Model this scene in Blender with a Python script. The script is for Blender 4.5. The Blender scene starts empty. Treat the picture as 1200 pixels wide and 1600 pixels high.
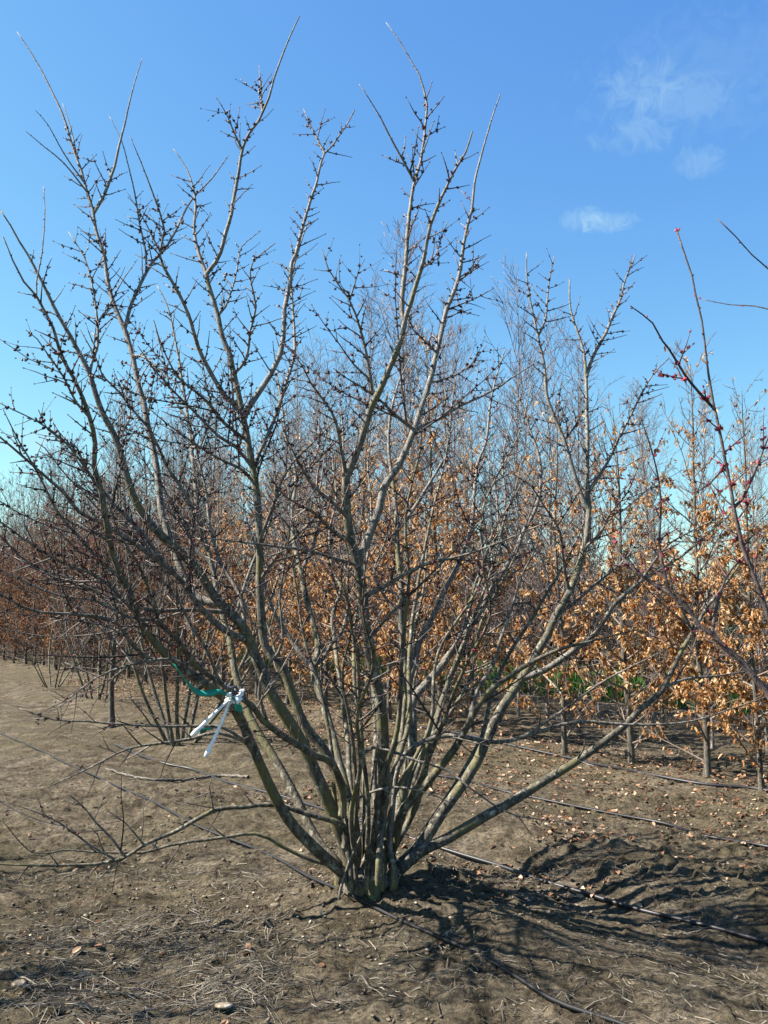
import bpy, math, random
import numpy as np
from mathutils import Vector
random.seed(7)
R = np.random.default_rng(11)
scene = bpy.context.scene
COL = scene.collection
rad = math.radians

# ------------------------------------------------------------------ camera maths
F = 1386.0
CAMZ = 1.6
PITCH = math.atan(165 / F)
CP, SP = math.cos(PITCH), math.sin(PITCH)

def ray(px, py):
    x = (px - 600) / F
    v = (800 - py) / F
    return np.array([x, CP - v * SP, SP + v * CP])

def P(px, py, d):
    r = ray(px, py)
    return np.array([0, 0, CAMZ]) + r * (d / r[1])

# ------------------------------------------------------------------ noise and terrain
def _hash(ix, iy, seed):
    h = (ix.astype(np.int64) * 374761393 + iy.astype(np.int64) * 668265263 + seed * 1442695041) & 0xffffffff
    h = ((h ^ (h >> 13)) * 1274126177) & 0xffffffff
    h = (h ^ (h >> 16)) & 0xffffffff
    return h / 4294967295.0

def vnoise(x, y, seed=0):
    ix, iy = np.floor(x), np.floor(y)
    fx, fy = x - ix, y - iy
    fx = fx * fx * (3 - 2 * fx); fy = fy * fy * (3 - 2 * fy)
    a = _hash(ix, iy, seed); b = _hash(ix + 1, iy, seed)
    c = _hash(ix, iy + 1, seed); d = _hash(ix + 1, iy + 1, seed)
    return (a + (b - a) * fx) * (1 - fy) + (c + (d - c) * fx) * fy

OX, OY = -0.66, 5.76              # a point of the first hose
NX, NY = 0.83, 0.557              # across the rows
TX, TY = -0.557, 0.83             # along the rows

def row_pt(n, t):
    return OX + NX * n + TX * t, OY + NY * n + TY * t

def height(x, y):
    x = np.asarray(x, float); y = np.asarray(y, float)
    n = (x - OX) * NX + (y - OY) * NY
    t = (x - OX) * TX + (y - OY) * TY
    n = n + 0.25 * (vnoise(t * .35, n * .2, 3) - .5)
    h = 0.10 * np.exp(-((n - 0.35) / 0.5) ** 2) + 0.09 * np.exp(-((n - 5.0) / 0.6) ** 2) + 0.05 * np.exp(-((n - 2.1) / 0.45) ** 2)
    h -= 0.05 * np.exp(-((n - 1.35) / 0.28) ** 2) + 0.04 * np.exp(-((n + 1.3) / 0.4) ** 2)
    h += 0.09 * (vnoise(x * .8, y * .8, 1) - .5)
    near = np.exp(-np.maximum(np.hypot(x, y - 3) - 8, 0) / 6)
    c = vnoise(x * 3.1, y * 3.1, 2)
    h += near * 0.045 * (c - .5)
    h += near * 0.012 * (np.abs(vnoise(x * 8, y * 8, 5) - .5) * 2 - .5)
    rough = vnoise(x * 1.1 + 9, y * 1.1, 6)
    clod = np.maximum(vnoise(x * 19, y * 19, 7) - .55, 0) * (vnoise(x * 6, y * 6, 9) > .35)
    h += near * 0.085 * clod * (0.35 + rough)
    h += near * 0.015 * (vnoise(x * 34, y * 34, 8) - .5)
    return h - 0.03

def hgt(x, y):
    return float(height(np.array([x]), np.array([y]))[0])

def G(px, py):
    """the point of the ground seen at a pixel of the photograph"""
    r = ray(px, py)
    d = -CAMZ / r[2]
    for _ in range(6):
        p = r * d
        d = (hgt(p[0], p[1]) - CAMZ) / r[2]
    p = r * d
    return np.array([p[0], p[1], p[2] + CAMZ])

# ------------------------------------------------------------------ mesh builder
class MB:
    def __init__(self):
        self.v, self.f, self.n, self.r = [], [], 0, []

    def add(self, verts, faces, rnd=None):
        self.v.append(np.asarray(verts, float))
        faces = np.asarray(faces, int) + self.n
        self.f.append(faces)
        self.r.append(np.full(len(faces), random.random() if rnd is None else rnd))
        self.n += len(verts)

    def tube(self, pts, rads, sides=6, cap=True, rnd=None, knob=0.0):
        pts = np.asarray(pts, float); rads = np.asarray(rads, float)
        k = len(pts)
        tan = np.gradient(pts, axis=0)
        tan /= np.linalg.norm(tan, axis=1)[:, None] + 1e-9
        m = tan.mean(0)
        ref = np.array([1., 0, 0]) if abs(m[0]) < abs(m[1]) and abs(m[0]) < abs(m[2]) + .2 else (np.array([0, 1., 0]) if abs(m[1]) < abs(m[2]) else np.array([0, 0, 1.]))
        a = ref - (tan @ ref)[:, None] * tan
        a /= np.linalg.norm(a, axis=1)[:, None] + 1e-9
        b = np.cross(tan, a)
        th = np.linspace(0, 2 * math.pi, sides, endpoint=False)
        rr = rads[:, None] * np.ones(sides)
        if knob:
            rr = rr * (1 + knob * (R.random((k, sides)) - .5))
        ring = pts[:, None, :] + rr[..., None] * (np.cos(th)[None, :, None] * a[:, None, :] + np.sin(th)[None, :, None] * b[:, None, :])
        i = np.arange(k - 1)[:, None] * sides; j = np.arange(sides)[None, :]; j2 = (j + 1) % sides
        q = np.stack([i + j, i + j2, i + sides + j2, i + sides + j], -1).reshape(-1, 4)
        self.add(ring.reshape(-1, 3), q, rnd)
        if cap:
            base = self.n - sides
            self.f.append(np.arange(base, base + sides)[None, :] if sides in (3, 4) else np.stack([np.full(sides - 2, base), base + np.arange(1, sides - 1), base + np.arange(2, sides)], -1))
            self.r.append(np.full(len(self.f[-1]), self.r[-1][0]))

    def bud(self, p, d, ln, w, rnd=None):
        d = d / (np.linalg.norm(d) + 1e-9)
        a = np.cross(d, [0.3, 0.5, 0.81]); a /= np.linalg.norm(a) + 1e-9
        b = np.cross(d, a)
        c = p + d * ln * .42
        v = np.array([p, c + a * w, c + b * w, c - a * w, c - b * w, p + d * ln])
        self.add(v, [[0, 2, 1], [0, 3, 2], [0, 4, 3], [0, 1, 4], [5, 1, 2], [5, 2, 3], [5, 3, 4], [5, 4, 1]], rnd)

    def leaf(self, p, d, nrm, ln, w, curl, rnd=None):
        s = np.cross(d, nrm); s /= np.linalg.norm(s) + 1e-9
        nn = np.cross(s, d)
        m = p + d * ln * .5 + nn * curl * ln * .25
        e = p + d * ln - nn * curl * ln * .3
        up = nn * w * (0.35 + .5 * abs(curl))
        v = [p, m, e, m * .6 + p * .4 + s * w + up, m * .4 + e * .6 + s * w * .8 + up * .8, m * .6 + p * .4 - s * w + up, m * .4 + e * .6 - s * w * .8 + up * .8]
        self.add(np.array(v), [[0, 3, 4, 1], [1, 4, 2, 2]][:1], rnd)
        n0 = self.n - 7
        self.f.append(np.array([[n0 + 1, n0 + 4, n0 + 2], [n0 + 1, n0 + 2, n0 + 6]])); self.r.append(np.full(2, self.r[-1][0]))
        self.f.append(np.array([[n0, n0 + 1, n0 + 6, n0 + 5]])); self.r.append(np.full(1, self.r[-1][0]))

    def build(self, name, mat, parent=None, smooth=True, origin=None):
        me = bpy.data.meshes.new(name)
        if self.n:
            V = np.concatenate(self.v)
            if origin is not None:
                V = V - np.asarray(origin)
            tot = np.concatenate([np.full(len(f), f.shape[1]) for f in self.f])
            L = np.concatenate([f.ravel() for f in self.f])
            st = np.concatenate([[0], np.cumsum(tot)[:-1]])
            me.vertices.add(len(V)); me.vertices.foreach_set('co', V.ravel())
            me.loops.add(len(L)); me.loops.foreach_set('vertex_index', L.astype(np.int32))
            me.polygons.add(len(tot)); me.polygons.foreach_set('loop_start', st.astype(np.int32))
            me.polygons.foreach_set('loop_total', tot.astype(np.int32))
            me.polygons.foreach_set('use_smooth', np.full(len(tot), smooth))
            at = me.attributes.new('rnd', 'FLOAT', 'FACE')
            at.data.foreach_set('value', np.concatenate(self.r).astype(np.float32))
            me.update(calc_edges=True)
        me.materials.append(mat)
        o = bpy.data.objects.new(name, me)
        COL.objects.link(o)
        if parent is not None:
            o.parent = parent
        elif origin is not None:
            o.location = origin
        return o

def tag(o, label=None, cat=None, group=None, kind=None):
    for k, v in (('label', label), ('category', cat), ('group', group), ('kind', kind)):
        if v:
            o[k] = v
    return o

def empty(name, loc):
    o = bpy.data.objects.new(name, None)
    o.empty_display_size = .2
    COL.objects.link(o); o.location = loc
    return o

def copy_tree(o, parent=None):
    c = o.copy(); COL.objects.link(c)
    if parent is not None:
        c.parent = parent
    for ch in list(o.children):
        copy_tree(ch, c)
    return c

# ------------------------------------------------------------------ materials
def material(name, rough=.8, spec=.3):
    m = bpy.data.materials.new(name); m.use_nodes = True
    nt = m.node_tree; b = nt.nodes['Principled BSDF']
    b.inputs['Roughness'].default_value = rough
    b.inputs['Specular IOR Level'].default_value = spec
    return m, nt, b

def N(nt, t, **kw):
    n = nt.nodes.new(t)
    for k, v in kw.items():
        if k.startswith('i_'):
            n.inputs[k[2:].replace('_', ' ')].default_value = v
        else:
            setattr(n, k, v)
    return n

def ramp(nt, fac, stops):
    r = nt.nodes.new('ShaderNodeValToRGB')
    el = r.color_ramp.elements
    while len(el) < len(stops):
        el.new(.5)
    for e, (p, c) in zip(el, stops):
        e.position = p; e.color = (*c, 1) if len(c) == 3 else c
    nt.links.new(fac, r.inputs[0])
    return r

def mixc(nt, fac, a, b):
    m = nt.nodes.new('ShaderNodeMix'); m.data_type = 'RGBA'
    for s, v in ((m.inputs[0], fac), (m.inputs[6], a), (m.inputs[7], b)):
        if isinstance(v, (int, float)):
            s.default_value = v
        elif isinstance(v, tuple):
            s.default_value = (*v, 1)
        else:
            nt.links.new(v, s)
    return m.outputs[2]

def noise(nt, scale, detail=4, rough=.6, coord=None, dist=0):
    n = N(nt, 'ShaderNodeTexNoise')
    n.inputs['Scale'].default_value = scale; n.inputs['Detail'].default_value = detail
    n.inputs['Roughness'].default_value = rough; n.inputs['Distortion'].default_value = dist
    if coord is not None:
        nt.links.new(coord, n.inputs['Vector'])
    return n

def bump(nt, b, h, strength, dist):
    bp = N(nt, 'ShaderNodeBump'); bp.inputs['Strength'].default_value = strength; bp.inputs['Distance'].default_value = dist
    nt.links.new(h, bp.inputs['Height']); nt.links.new(bp.outputs[0], b.inputs['Normal'])

def bark_mat(name, dark, mid, pale, lichen, lichen_amt=.62, scale=1.0, moss=None, young=None):
    m, nt, b = material(name, .75, .35)
    tc = N(nt, 'ShaderNodeTexCoord')
    mp = N(nt, 'ShaderNodeMapping'); mp.inputs['Scale'].default_value = (1, 1, .28)
    nt.links.new(tc.outputs['Object'], mp.inputs[0])
    n1 = noise(nt, 34 * scale, 7, .7, mp.outputs[0], .4)
    c = ramp(nt, n1.outputs[0], [(.38, dark), (.5, mid), (.62, pale)]).outputs[0]
    if young:
        sx = N(nt, 'ShaderNodeSeparateXYZ'); nt.links.new(tc.outputs['Object'], sx.inputs[0])
        n0 = noise(nt, 5, 3, .6, tc.outputs['Object'])
        ad = N(nt, 'ShaderNodeMath', operation='MULTIPLY_ADD'); ad.inputs[1].default_value = 1.6; nt.links.new(n0.outputs[0], ad.inputs[0]); nt.links.new(sx.outputs[2], ad.inputs[2])
        mr = N(nt, 'ShaderNodeMapRange'); mr.inputs[1].default_value = 2.4; mr.inputs[2].default_value = 4.2; nt.links.new(ad.outputs[0], mr.inputs[0])
        yc = ramp(nt, n1.outputs[0], [(.38, tuple(v * .55 for v in young)), (.5, young), (.62, tuple(v * 1.35 for v in young))])
        c = mixc(nt, mr.outputs[0], c, yc.outputs[0])
    n2 = noise(nt, 27 * scale, 6, .65, tc.outputs['Object'], .3)
    f = ramp(nt, n2.outputs[0], [(lichen_amt, (0, 0, 0)), (lichen_amt + .03, (.85, .85, .85))])
    c = mixc(nt, f.outputs[0], c, lichen)
    n5 = noise(nt, 55 * scale, 4, .6, tc.outputs['Object'])
    f5 = ramp(nt, n5.outputs[0], [(.40, (.35, .35, .35)), (.48, (1, 1, 1))])
    mu = N(nt, 'ShaderNodeMix', data_type='RGBA', blend_type='MULTIPLY'); mu.inputs[0].default_value = .8
    nt.links.new(c, mu.inputs[6]); nt.links.new(f5.outputs[0], mu.inputs[7]); c = mu.outputs[2]
    if moss:
        n3 = noise(nt, 3.5, 4, .6, tc.outputs['Object'])
        f3 = ramp(nt, n3.outputs[0], [(.50, (0, 0, 0)), (.60, (.75, .75, .75))])
        c = mixc(nt, f3.outputs[0], c, moss)
    nt.links.new(c, b.inputs['Base Color'])
    n4 = noise(nt, 60 * scale, 5, .7, mp.outputs[0])
    bump(nt, b, n4.outputs[0], .9, .008)
    return m

BARK = bark_mat('grey_olive_bark', (.026, .022, .016), (.070, .060, .043), (.145, .127, .094), (.25, .245, .195), .575, 1, (.105, .095, .036), (.158, .146, .130))
BRANCH = bark_mat('branch_bark', (.045, .038, .032), (.115, .10, .082), (.22, .20, .175), (.29, .28, .24), .60, 1.6, None, (.165, .152, .136))
OAKBARK = bark_mat('oak_bark', (.03, .026, .021), (.075, .065, .052), (.135, .12, .10), (.2, .19, .15), .64)
PALEBARK = bark_mat('pale_bark', (.07, .06, .055), (.15, .13, .12), (.26, .235, .22), (.22, .21, .18), .66)
REDBARK = bark_mat('reddish_bark', (.028, .020, .021), (.062, .045, .044), (.12, .09, .085), (.17, .155, .13), .62)

def plain(name, stops, rough=.8, spec=.3, nscale=None, translucent=0):
    """colour by the per-twig / per-leaf random value, with fine noise"""
    m, nt, b = material(name, rough, spec)
    at = N(nt, 'ShaderNodeAttribute', attribute_name='rnd')
    fac = at.outputs['Fac']
    if nscale:
        tc = N(nt, 'ShaderNodeTexCoord')
        n = noise(nt, nscale, 3, .6, tc.outputs['Object'])
        ma = N(nt, 'ShaderNodeMath', operation='MULTIPLY_ADD'); ma.inputs[1].default_value = .9; ma.inputs[2].default_value = -.45
        nt.links.new(n.outputs[0], ma.inputs[0])
        ad = N(nt, 'ShaderNodeMath', operation='ADD'); nt.links.new(fac, ad.inputs[0]); nt.links.new(ma.outputs[0], ad.inputs[1])
        fac = ad.outputs[0]
    c = ramp(nt, fac, stops).outputs[0]
    nt.links.new(c, b.inputs['Base Color'])
    if translucent:
        t = N(nt, 'ShaderNodeBsdfTranslucent'); nt.links.new(c, t.inputs[0])
        mx = N(nt, 'ShaderNodeMixShader'); mx.inputs[0].default_value = translucent
        out = nt.nodes['Material Output']
        nt.links.new(b.outputs[0], mx.inputs[1]); nt.links.new(t.outputs[0], mx.inputs[2]); nt.links.new(mx.outputs[0], out.inputs[0])
    return m

TWIG = plain('twig_bark', [(0, (.02, .017, .017)), (.55, (.06, .05, .046)), (.85, (.12, .104, .094)), (1, (.20, .175, .155))], .65, .2, 30)
OAKTWIG = plain('oak_twig_bark', [(0, (.05, .04, .036)), (.6, (.12, .095, .08)), (1, (.2, .165, .14))], .7, .3, 20)
PALETWIG = plain('pale_twig_bark', [(0, (.05, .036, .036)), (.6, (.115, .088, .085)), (1, (.22, .18, .165))], .65, .35)
REDTWIG = plain('reddish_twig_bark', [(0, (.045, .022, .024)), (1, (.13, .075, .07))], .6, .35)
BUD = plain('dark_bud', [(0, (.014, .009, .010)), (.65, (.038, .020, .021)), (.86, (.085, .026, .030)), (1, (.22, .036, .05))], .6, .3)
REDBUD = plain('crimson_bud', [(0, (.07, .011, .018)), (.6, (.20, .022, .042)), (1, (.40, .07, .11))], .6, .3, None, .25)
LEAF = plain('dead_oak_leaf', [(0, (.15, .055, .018)), (.3, (.32, .14, .044)), (.65, (.48, .275, .11)), (1, (.62, .46, .28))], .6, .35, 3, .42)
DARKLEAF = plain('rust_oak_leaf', [(0, (.06, .024, .012)), (.5, (.15, .064, .027)), (1, (.28, .14, .06))], .65, .3, 3, .3)
REDDISH = plain('brown_twig_bark', [(0, (.035, .024, .022)), (.6, (.085, .06, .053)), (1, (.15, .115, .10))], .7, .3)
LITTER = plain('fallen_leaf', [(0, (.06, .03, .018)), (.5, (.16, .085, .05)), (.85, (.27, .17, .11)), (1, (.40, .31, .23))], .85, .15)
STRAW = plain('dry_twig', [(0, (.05, .042, .034)), (.65, (.12, .103, .082)), (1, (.24, .215, .175))], .85, .15)
STONE = plain('soil_clod', [(0, (.065, .051, .035)), (.85, (.15, .122, .088)), (.97, (.20, .17, .13)), (1, (.34, .31, .26))], .95, .1, 40)
GREEN = plain('grass_blade', [(0, (.03, .085, .012)), (.6, (.065, .16, .022)), (1, (.12, .23, .045))], .6, .3, None, .3)
EVERG = plain('evergreen_leaf', [(0, (.014, .026, .012)), (.6, (.036, .06, .028)), (1, (.085, .12, .065))], .55, .35, 2.5, .15)
PALELEAF = plain('silver_leaf', [(0, (.12, .15, .10)), (1, (.32, .34, .27))], .55, .35, 2.5, .2)
HOSE = plain('black_hose', [(0, (.006, .006, .008)), (1, (.013, .013, .017))], .45, .3, 14)
DUSTYHOSE = plain('dusty_hose', [(0, (.008, .008, .010)), (.5, (.013, .013, .017)), (.8, (.025, .023, .024)), (1, (.045, .04, .036))], .6, .2, 9)
def cloth(name, a, b_, rough):
    m, nt, b = material(name, rough, .4)
    tc = N(nt, 'ShaderNodeTexCoord'); n = noise(nt, 60, 4, .6, tc.outputs['Object'])
    nt.links.new(ramp(nt, n.outputs[0], [(.3, a), (.7, b_)]).outputs[0], b.inputs['Base Color'])
    bump(nt, b, n.outputs[0], .4, .003)
    return m
WHITE = cloth('white_cord', (.66, .66, .68), (.86, .86, .87), .5)
TEAL = cloth('green_tape', (.0, .17, .12), (.01, .24, .18), .45)
DARKTIE = cloth('dark_tie', (.02, .022, .035), (.05, .055, .08), .5)

def soil():
    m, nt, b = material('bare_soil', .95, .12)
    tc = N(nt, 'ShaderNodeTexCoord'); co = tc.outputs['Object']
    big = noise(nt, .55, 4, .6, co, .3); mid = noise(nt, 4.0, 6, .65, co, .5); fine = noise(nt, 34, 9, .75, co); grit = noise(nt, 150, 4, .7, co)
    c = ramp(nt, mid.outputs[0], [(.36, (.042, .032, .021)), (.48, (.088, .071, .049)), (.56, (.130, .106, .075)), (.66, (.18, .15, .11))]).outputs[0]
    ol = ramp(nt, big.outputs[0], [(.42, (0, 0, 0)), (.62, (.65, .65, .65))])
    c = mixc(nt, ol.outputs[0], c, (.084, .070, .040))
    n5 = noise(nt, 1.7, 5, .7, co, .8)
    gr = ramp(nt, n5.outputs[0], [(.55, (0, 0, 0)), (.72, (.55, .55, .55))])
    c = mixc(nt, gr.outputs[0], c, (.125, .108, .088))
    fr = ramp(nt, fine.outputs[0], [(.39, (.35, .35, .35)), (.49, (.92, .92, .92)), (.6, (1.5, 1.47, 1.4))])
    mu = N(nt, 'ShaderNodeMix', data_type='RGBA', blend_type='MULTIPLY'); mu.inputs[0].default_value = 1
    nt.links.new(c, mu.inputs[6]); nt.links.new(fr.outputs[0], mu.inputs[7])
    sp = ramp(nt, grit.outputs[0], [(.61, (0, 0, 0)), (.66, (.7, .7, .7))])
    c = mixc(nt, sp.outputs[0], mu.outputs[2], (.30, .26, .20))
    nt.links.new(c, b.inputs['Base Color'])
    ad = N(nt, 'ShaderNodeMath', operation='MULTIPLY_ADD'); ad.inputs[1].default_value = .35
    nt.links.new(grit.outputs[0], ad.inputs[0]); nt.links.new(fine.outputs[0], ad.inputs[2])
    bump(nt, b, ad.outputs[0], 1.0, .05)
    return m

# ------------------------------------------------------------------ ground
def axis(a, b, step, lo, hi, g=1.035):
    c = list(np.arange(a, b, step)); s = step; x = c[-1]
    while x < hi:
        s *= g; x += s; c.append(x)
    s = step; x = a; pre = []
    while x > lo:
        s *= g * 1.02; x -= s; pre.append(x)
    return np.array(pre[::-1] + c)
xs = axis(-4.2, 4.6, .024, -700, 700); ys = axis(2.5, 8.6, .024, -60, 1200, 1.03)
XX, YY = np.meshgrid(xs, ys)
ZZ = height(XX, YY)
far = np.clip((np.hypot(XX, YY) - 60) / 300, 0, 1)
ZZ = ZZ * (1 - far) - 1.0 * far
mb = MB()
nx, ny = len(xs), len(ys)
i = np.arange(ny - 1)[:, None] * nx + np.arange(nx - 1)[None, :]
mb.add(np.stack([XX, YY, ZZ], -1).reshape(-1, 3), np.stack([i, i + 1, i + nx + 1, i + nx], -1).reshape(-1, 4), .5)
tag(mb.build('ground', soil()), 'bare brown nursery soil with low planting ridges and clods', 'ground', kind='structure')

# ------------------------------------------------------------------ growing things
def smooth_path(pts, step=.07):
    pts = np.asarray(pts, float)
    if len(pts) < 3:
        k = max(2, int(np.linalg.norm(pts[-1] - pts[0]) / step))
        return pts[0] + np.linspace(0, 1, k + 1)[:, None] * (pts[-1] - pts[0])
    q = np.vstack([2 * pts[0] - pts[1], pts, 2 * pts[-1] - pts[-2]])
    out = []
    for a in range(1, len(q) - 2):
        k = max(1, int(round(np.linalg.norm(q[a + 1] - q[a]) / step)))
        u = np.linspace(0, 1, k, endpoint=False)[:, None]
        out.append(.5 * (2 * q[a] + (q[a + 1] - q[a - 1]) * u + (2 * q[a - 1] - 5 * q[a] + 4 * q[a + 1] - q[a + 2]) * u ** 2 + (3 * q[a] - q[a - 1] - 3 * q[a + 1] + q[a + 2]) * u ** 3))
    out.append(pts[-1:])
    return np.vstack(out)

def rnd_dir():
    v = R.normal(size=3); return v / np.linalg.norm(v)

def unit(v):
    return v / (np.linalg.norm(v) + 1e-9)

def side_dir(t, phi, ang):
    a = unit(np.cross(t, [.12, .95, .25]))
    b = np.cross(t, a)
    s = a * math.cos(phi) + b * math.sin(phi)
    return unit(t * math.cos(ang) + s * math.sin(ang))

def clump(B, p, d, k, scale):
    for _ in range(k):
        dd = unit(d * .7 + rnd_dir())
        q = (.75 + .5 * R.random()) * scale
        B.bud(p + .005 * rnd_dir(), dd, .018 * q, .0068 * q)

def spur(T, B, p, d, L, r, dense=1.0, sub=True, bs=1.0):
    """a short straight side twig: bud clumps on its lower part, a thin bare tip"""
    d = unit(d)
    dense = dense * float(np.interp(p[2], [.7, 1.5, 2.5], [.05, .3, 1.0])); bs = bs * (float(np.interp(p[2], [2.2, 3.0], [1, 1.22])) if sub else 1)
    e = unit(d + np.array([0, 0, .12]) + .10 * rnd_dir())
    q = [p]
    k = max(2, int(round(L / .05)))
    for a in range(k):
        f = (a + 1) / k
        q.append(q[-1] + unit(d * (1 - f) + e * f + .10 * rnd_dir()) * L / k)
    q = np.array(q)
    T.tube(q, np.linspace(r, r * .38, k + 1), 4, rnd=R.random())
    if B is not None:
        clump(B, p, d, int(R.random() < dense + .2) + int(R.random() < dense) + int(R.random() < dense * .6), bs)
        for a in range(1, k):
            if a / k < .72 and R.random() < .1 + .75 * dense:
                clump(B, q[a], unit(q[a] - q[a - 1]), 1 + int(R.integers(3)), bs * (.95 - .25 * a / k))
        B.bud(q[-1], unit(q[-1] - q[-2]), .013 * bs, .0036 * bs)
    if sub and L > .13 and R.random() < .55:
        a = int(R.integers(1, k)); spur(T, B, q[a], side_dir(unit(q[a] - q[a - 1]), R.random() * 6.28, rad(48)), L * (.3 + .3 * R.random()), r * .7, dense, False, bs * .9)

def dress(path, rads, T, B, start=.2, gap=.075, L=(.07, .25), long_p=.1, long_L=(.35, 1.15), dense=1.0, bs=1.0, tip_bare=.0):
    """side twigs all along a branch, alternating on its two sides"""
    seg = np.linalg.norm(np.diff(path, axis=0), axis=1); s = np.concatenate([[0], np.cumsum(seg)]); tot = s[-1]
    u = start * tot; sd = R.integers(2)
    while u < tot * .985:
        k = min(np.searchsorted(s, u), len(path) - 1); k = max(k, 1)
        w = (u - s[k - 1]) / (s[k] - s[k - 1] + 1e-9)
        p = path[k - 1] * (1 - w) + path[k] * w
        t = unit(path[k] - path[k - 1]); r0 = rads[k]
        fr = u / tot
        phi = sd * math.pi + R.normal() * .6; sd = 1 - sd
        d = side_dir(t, phi, rad(50 + 9 * R.normal()))
        bare = tip_bare and fr > 1 - tip_bare
        if bare:
            if B is not None:
                for _ in range(1):
                    B.bud(p, d, .011 * bs, .0036 * bs)
        elif R.random() < long_p and r0 > .0038 and fr < .6 and p[2] < 2.9:
            l = long_L[0] + (long_L[1] - long_L[0]) * R.random() ** 1.5
            l *= 1 - .7 * fr
            d = unit(d + np.array([0, 0, .15]))
            q = [p]
            for _ in range(4):
                d = unit(d + np.array([0, 0, .10]) + .16 * rnd_dir()); q.append(q[-1] + d * l / 4)
            q = smooth_path(q, .06); rr = np.linspace(min(r0 * .65, .0065), .0016, len(q))
            T.tube(q, rr, 5, rnd=R.random())
            dress(q, rr, T, B, .12, gap * 1.1, (L[0] * .6, L[1] * .7), .06, (.2, .45), dense=dense, bs=bs, tip_bare=.12)
        else:
            l = (L[0] + (L[1] - L[0]) * R.random() ** 1.15) * (1.05 - .4 * fr)
            spur(T, B, p, d, l, min(.0046, r0 * .8) if r0 < .006 else .0046, dense, R.random() > fr, bs)
        if B is not None and R.random() < .45 * np.interp(p[2], [.7, 1.6, 2.5], [.05, .4, 1.0]) and not bare:
            clump(B, p + r0 * unit(rnd_dir()), d, 2, bs)
        u += gap * (.5 + R.random()) * (1 if fr < .7 else 1.25)

# ------------------------------------------------------------------ the big bare shrub, stem by stem
BASE = G(576, 1398)
shrub = empty('bare_shrub', BASE)
tag(shrub, 'big many-stemmed bare shrub with dark buds in the middle, tallest of the shrubs', 'shrub')
PX = {}       # name -> (pixel points, depths, widths)

def trace(pts, d0, d1, w0, w1, pw=1.0, ground=False):
    w1 = w1 * .55
    a = np.array(pts, float)
    s = np.concatenate([[0], np.cumsum(np.hypot(*np.diff(a, axis=0).T))]); s /= s[-1]
    dep = d0 + (d1 - d0) * s
    wid = w1 + (w0 - w1) * ((1 - s ** 1.3) if pw == 0 else (1 - s) ** pw)
    p3 = np.array([P(x, y, d) for (x, y), d in zip(a, dep)])
    r3 = wid * .445 * dep / F
    return a, dep, wid, p3, r3

def finish(p3, r3, jit=.004, step=.07):
    n = len(p3)
    q = smooth_path(p3, step)
    sk = np.linspace(0, 1, n); ql = np.linspace(0, 1, len(q))
    cs = np.concatenate([[0], np.cumsum(np.linalg.norm(np.diff(p3, axis=0), axis=1))]); cs /= cs[-1]
    qs = np.concatenate([[0], np.cumsum(np.linalg.norm(np.diff(q, axis=0), axis=1))]); qs /= qs[-1]
    r = np.interp(qs, cs, r3)
    off = R.normal(size=q.shape) * jit * (np.sin(np.pi * qs) ** .5)[:, None]
    off[1:-1] = (off[:-2] + off[1:-1] + off[2:]) / 3
    q = q + off * np.minimum(1, r / .012)[:, None]
    return q, r

STEMS = []
MAIN = {}
def stem(name, pts, w0, w1, dd, d0=None, start=.42, branches=(), pw=1.0, gap=.046, long_p=.19, tip=.06, bare_from=None, base_d=0.0, thing=None, mats=None, dense=1.0, bs=1.0):
    """one traced stem (base first) with its traced branches (joint first), its twigs and its buds"""
    red_ = thing; thing = thing or shrub; mats = mats or (BARK, BRANCH, TWIG, BUD)
    org = np.array(thing.location)
    d0 = d0 if d0 is not None else BASE[1] + base_d
    a, dep, wid, p3, r3 = trace(pts, d0, d0 + dd, w0, w1, 1.7 if red_ else 0)
    MAIN.setdefault(name, (a, dep, r3))
    p3 = np.vstack([p3[:1] + [0, 0, -.12], p3]); r3 = np.concatenate([r3[:1] * 1.12, r3])
    q, r = finish(p3, r3)
    M = MB(); M.tube(q, r, 12 if w0 > 15 else 8, knob=.10, rnd=R.random())
    so = M.build('stem', mats[0], thing, origin=org)
    T, B = MB(), MB()
    dress(q, r, T, B, start, gap, long_p=long_p, tip_bare=tip, dense=dense, bs=bs)
    for (bp, b0, b1, bd, *opt) in branches:
        opt = opt[0] if opt else {}
        j = np.array(bp[0], float)
        bd0 = None
        # joint depth: the nearest point of the stem or of an earlier branch
        best = 1e9
        for (aa, dd_) in [(a, dep)] + PX.get(name, []):
            fine = np.linspace(0, len(aa) - 1, 400)
            fx = np.interp(fine, range(len(aa)), aa[:, 0]); fy = np.interp(fine, range(len(aa)), aa[:, 1]); fd = np.interp(fine, range(len(aa)), dd_)
            e = np.hypot(fx - j[0], fy - j[1]); kk = e.argmin()
            if e[kk] < best - 1:
                best = e[kk]; bd0 = fd[kk]; jx = (fx[kk], fy[kk])
        bp = [jx] + list(bp[1:]) if best < 25 else bp
        a2, dep2, wid2, p2, r2 = trace(bp, bd0, bd0 + bd * 1.5, b0 * (.68 if b0 > 9 else .85), b1)
        PX.setdefault(name, []).append((a2, dep2))
        q2, rr2 = finish(p2, r2)
        M = MB(); M.tube(q2, rr2, 8, knob=.08, rnd=R.random())
        M.build('branch', mats[1], so, origin=org)
        dress(q2, rr2, T, B, opt.get('start', .10), opt.get('gap', gap), long_p=opt.get('long_p', long_p * .8), tip_bare=opt.get('tip', tip), dense=dense, bs=bs)
    if T.n: tag(T.build('twigs', mats[2], so, origin=org), kind='stuff')
    if B.n: tag(B.build('buds', mats[3], so, origin=org, smooth=False), kind='stuff')
    STEMS.append(so)
    return so

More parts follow.
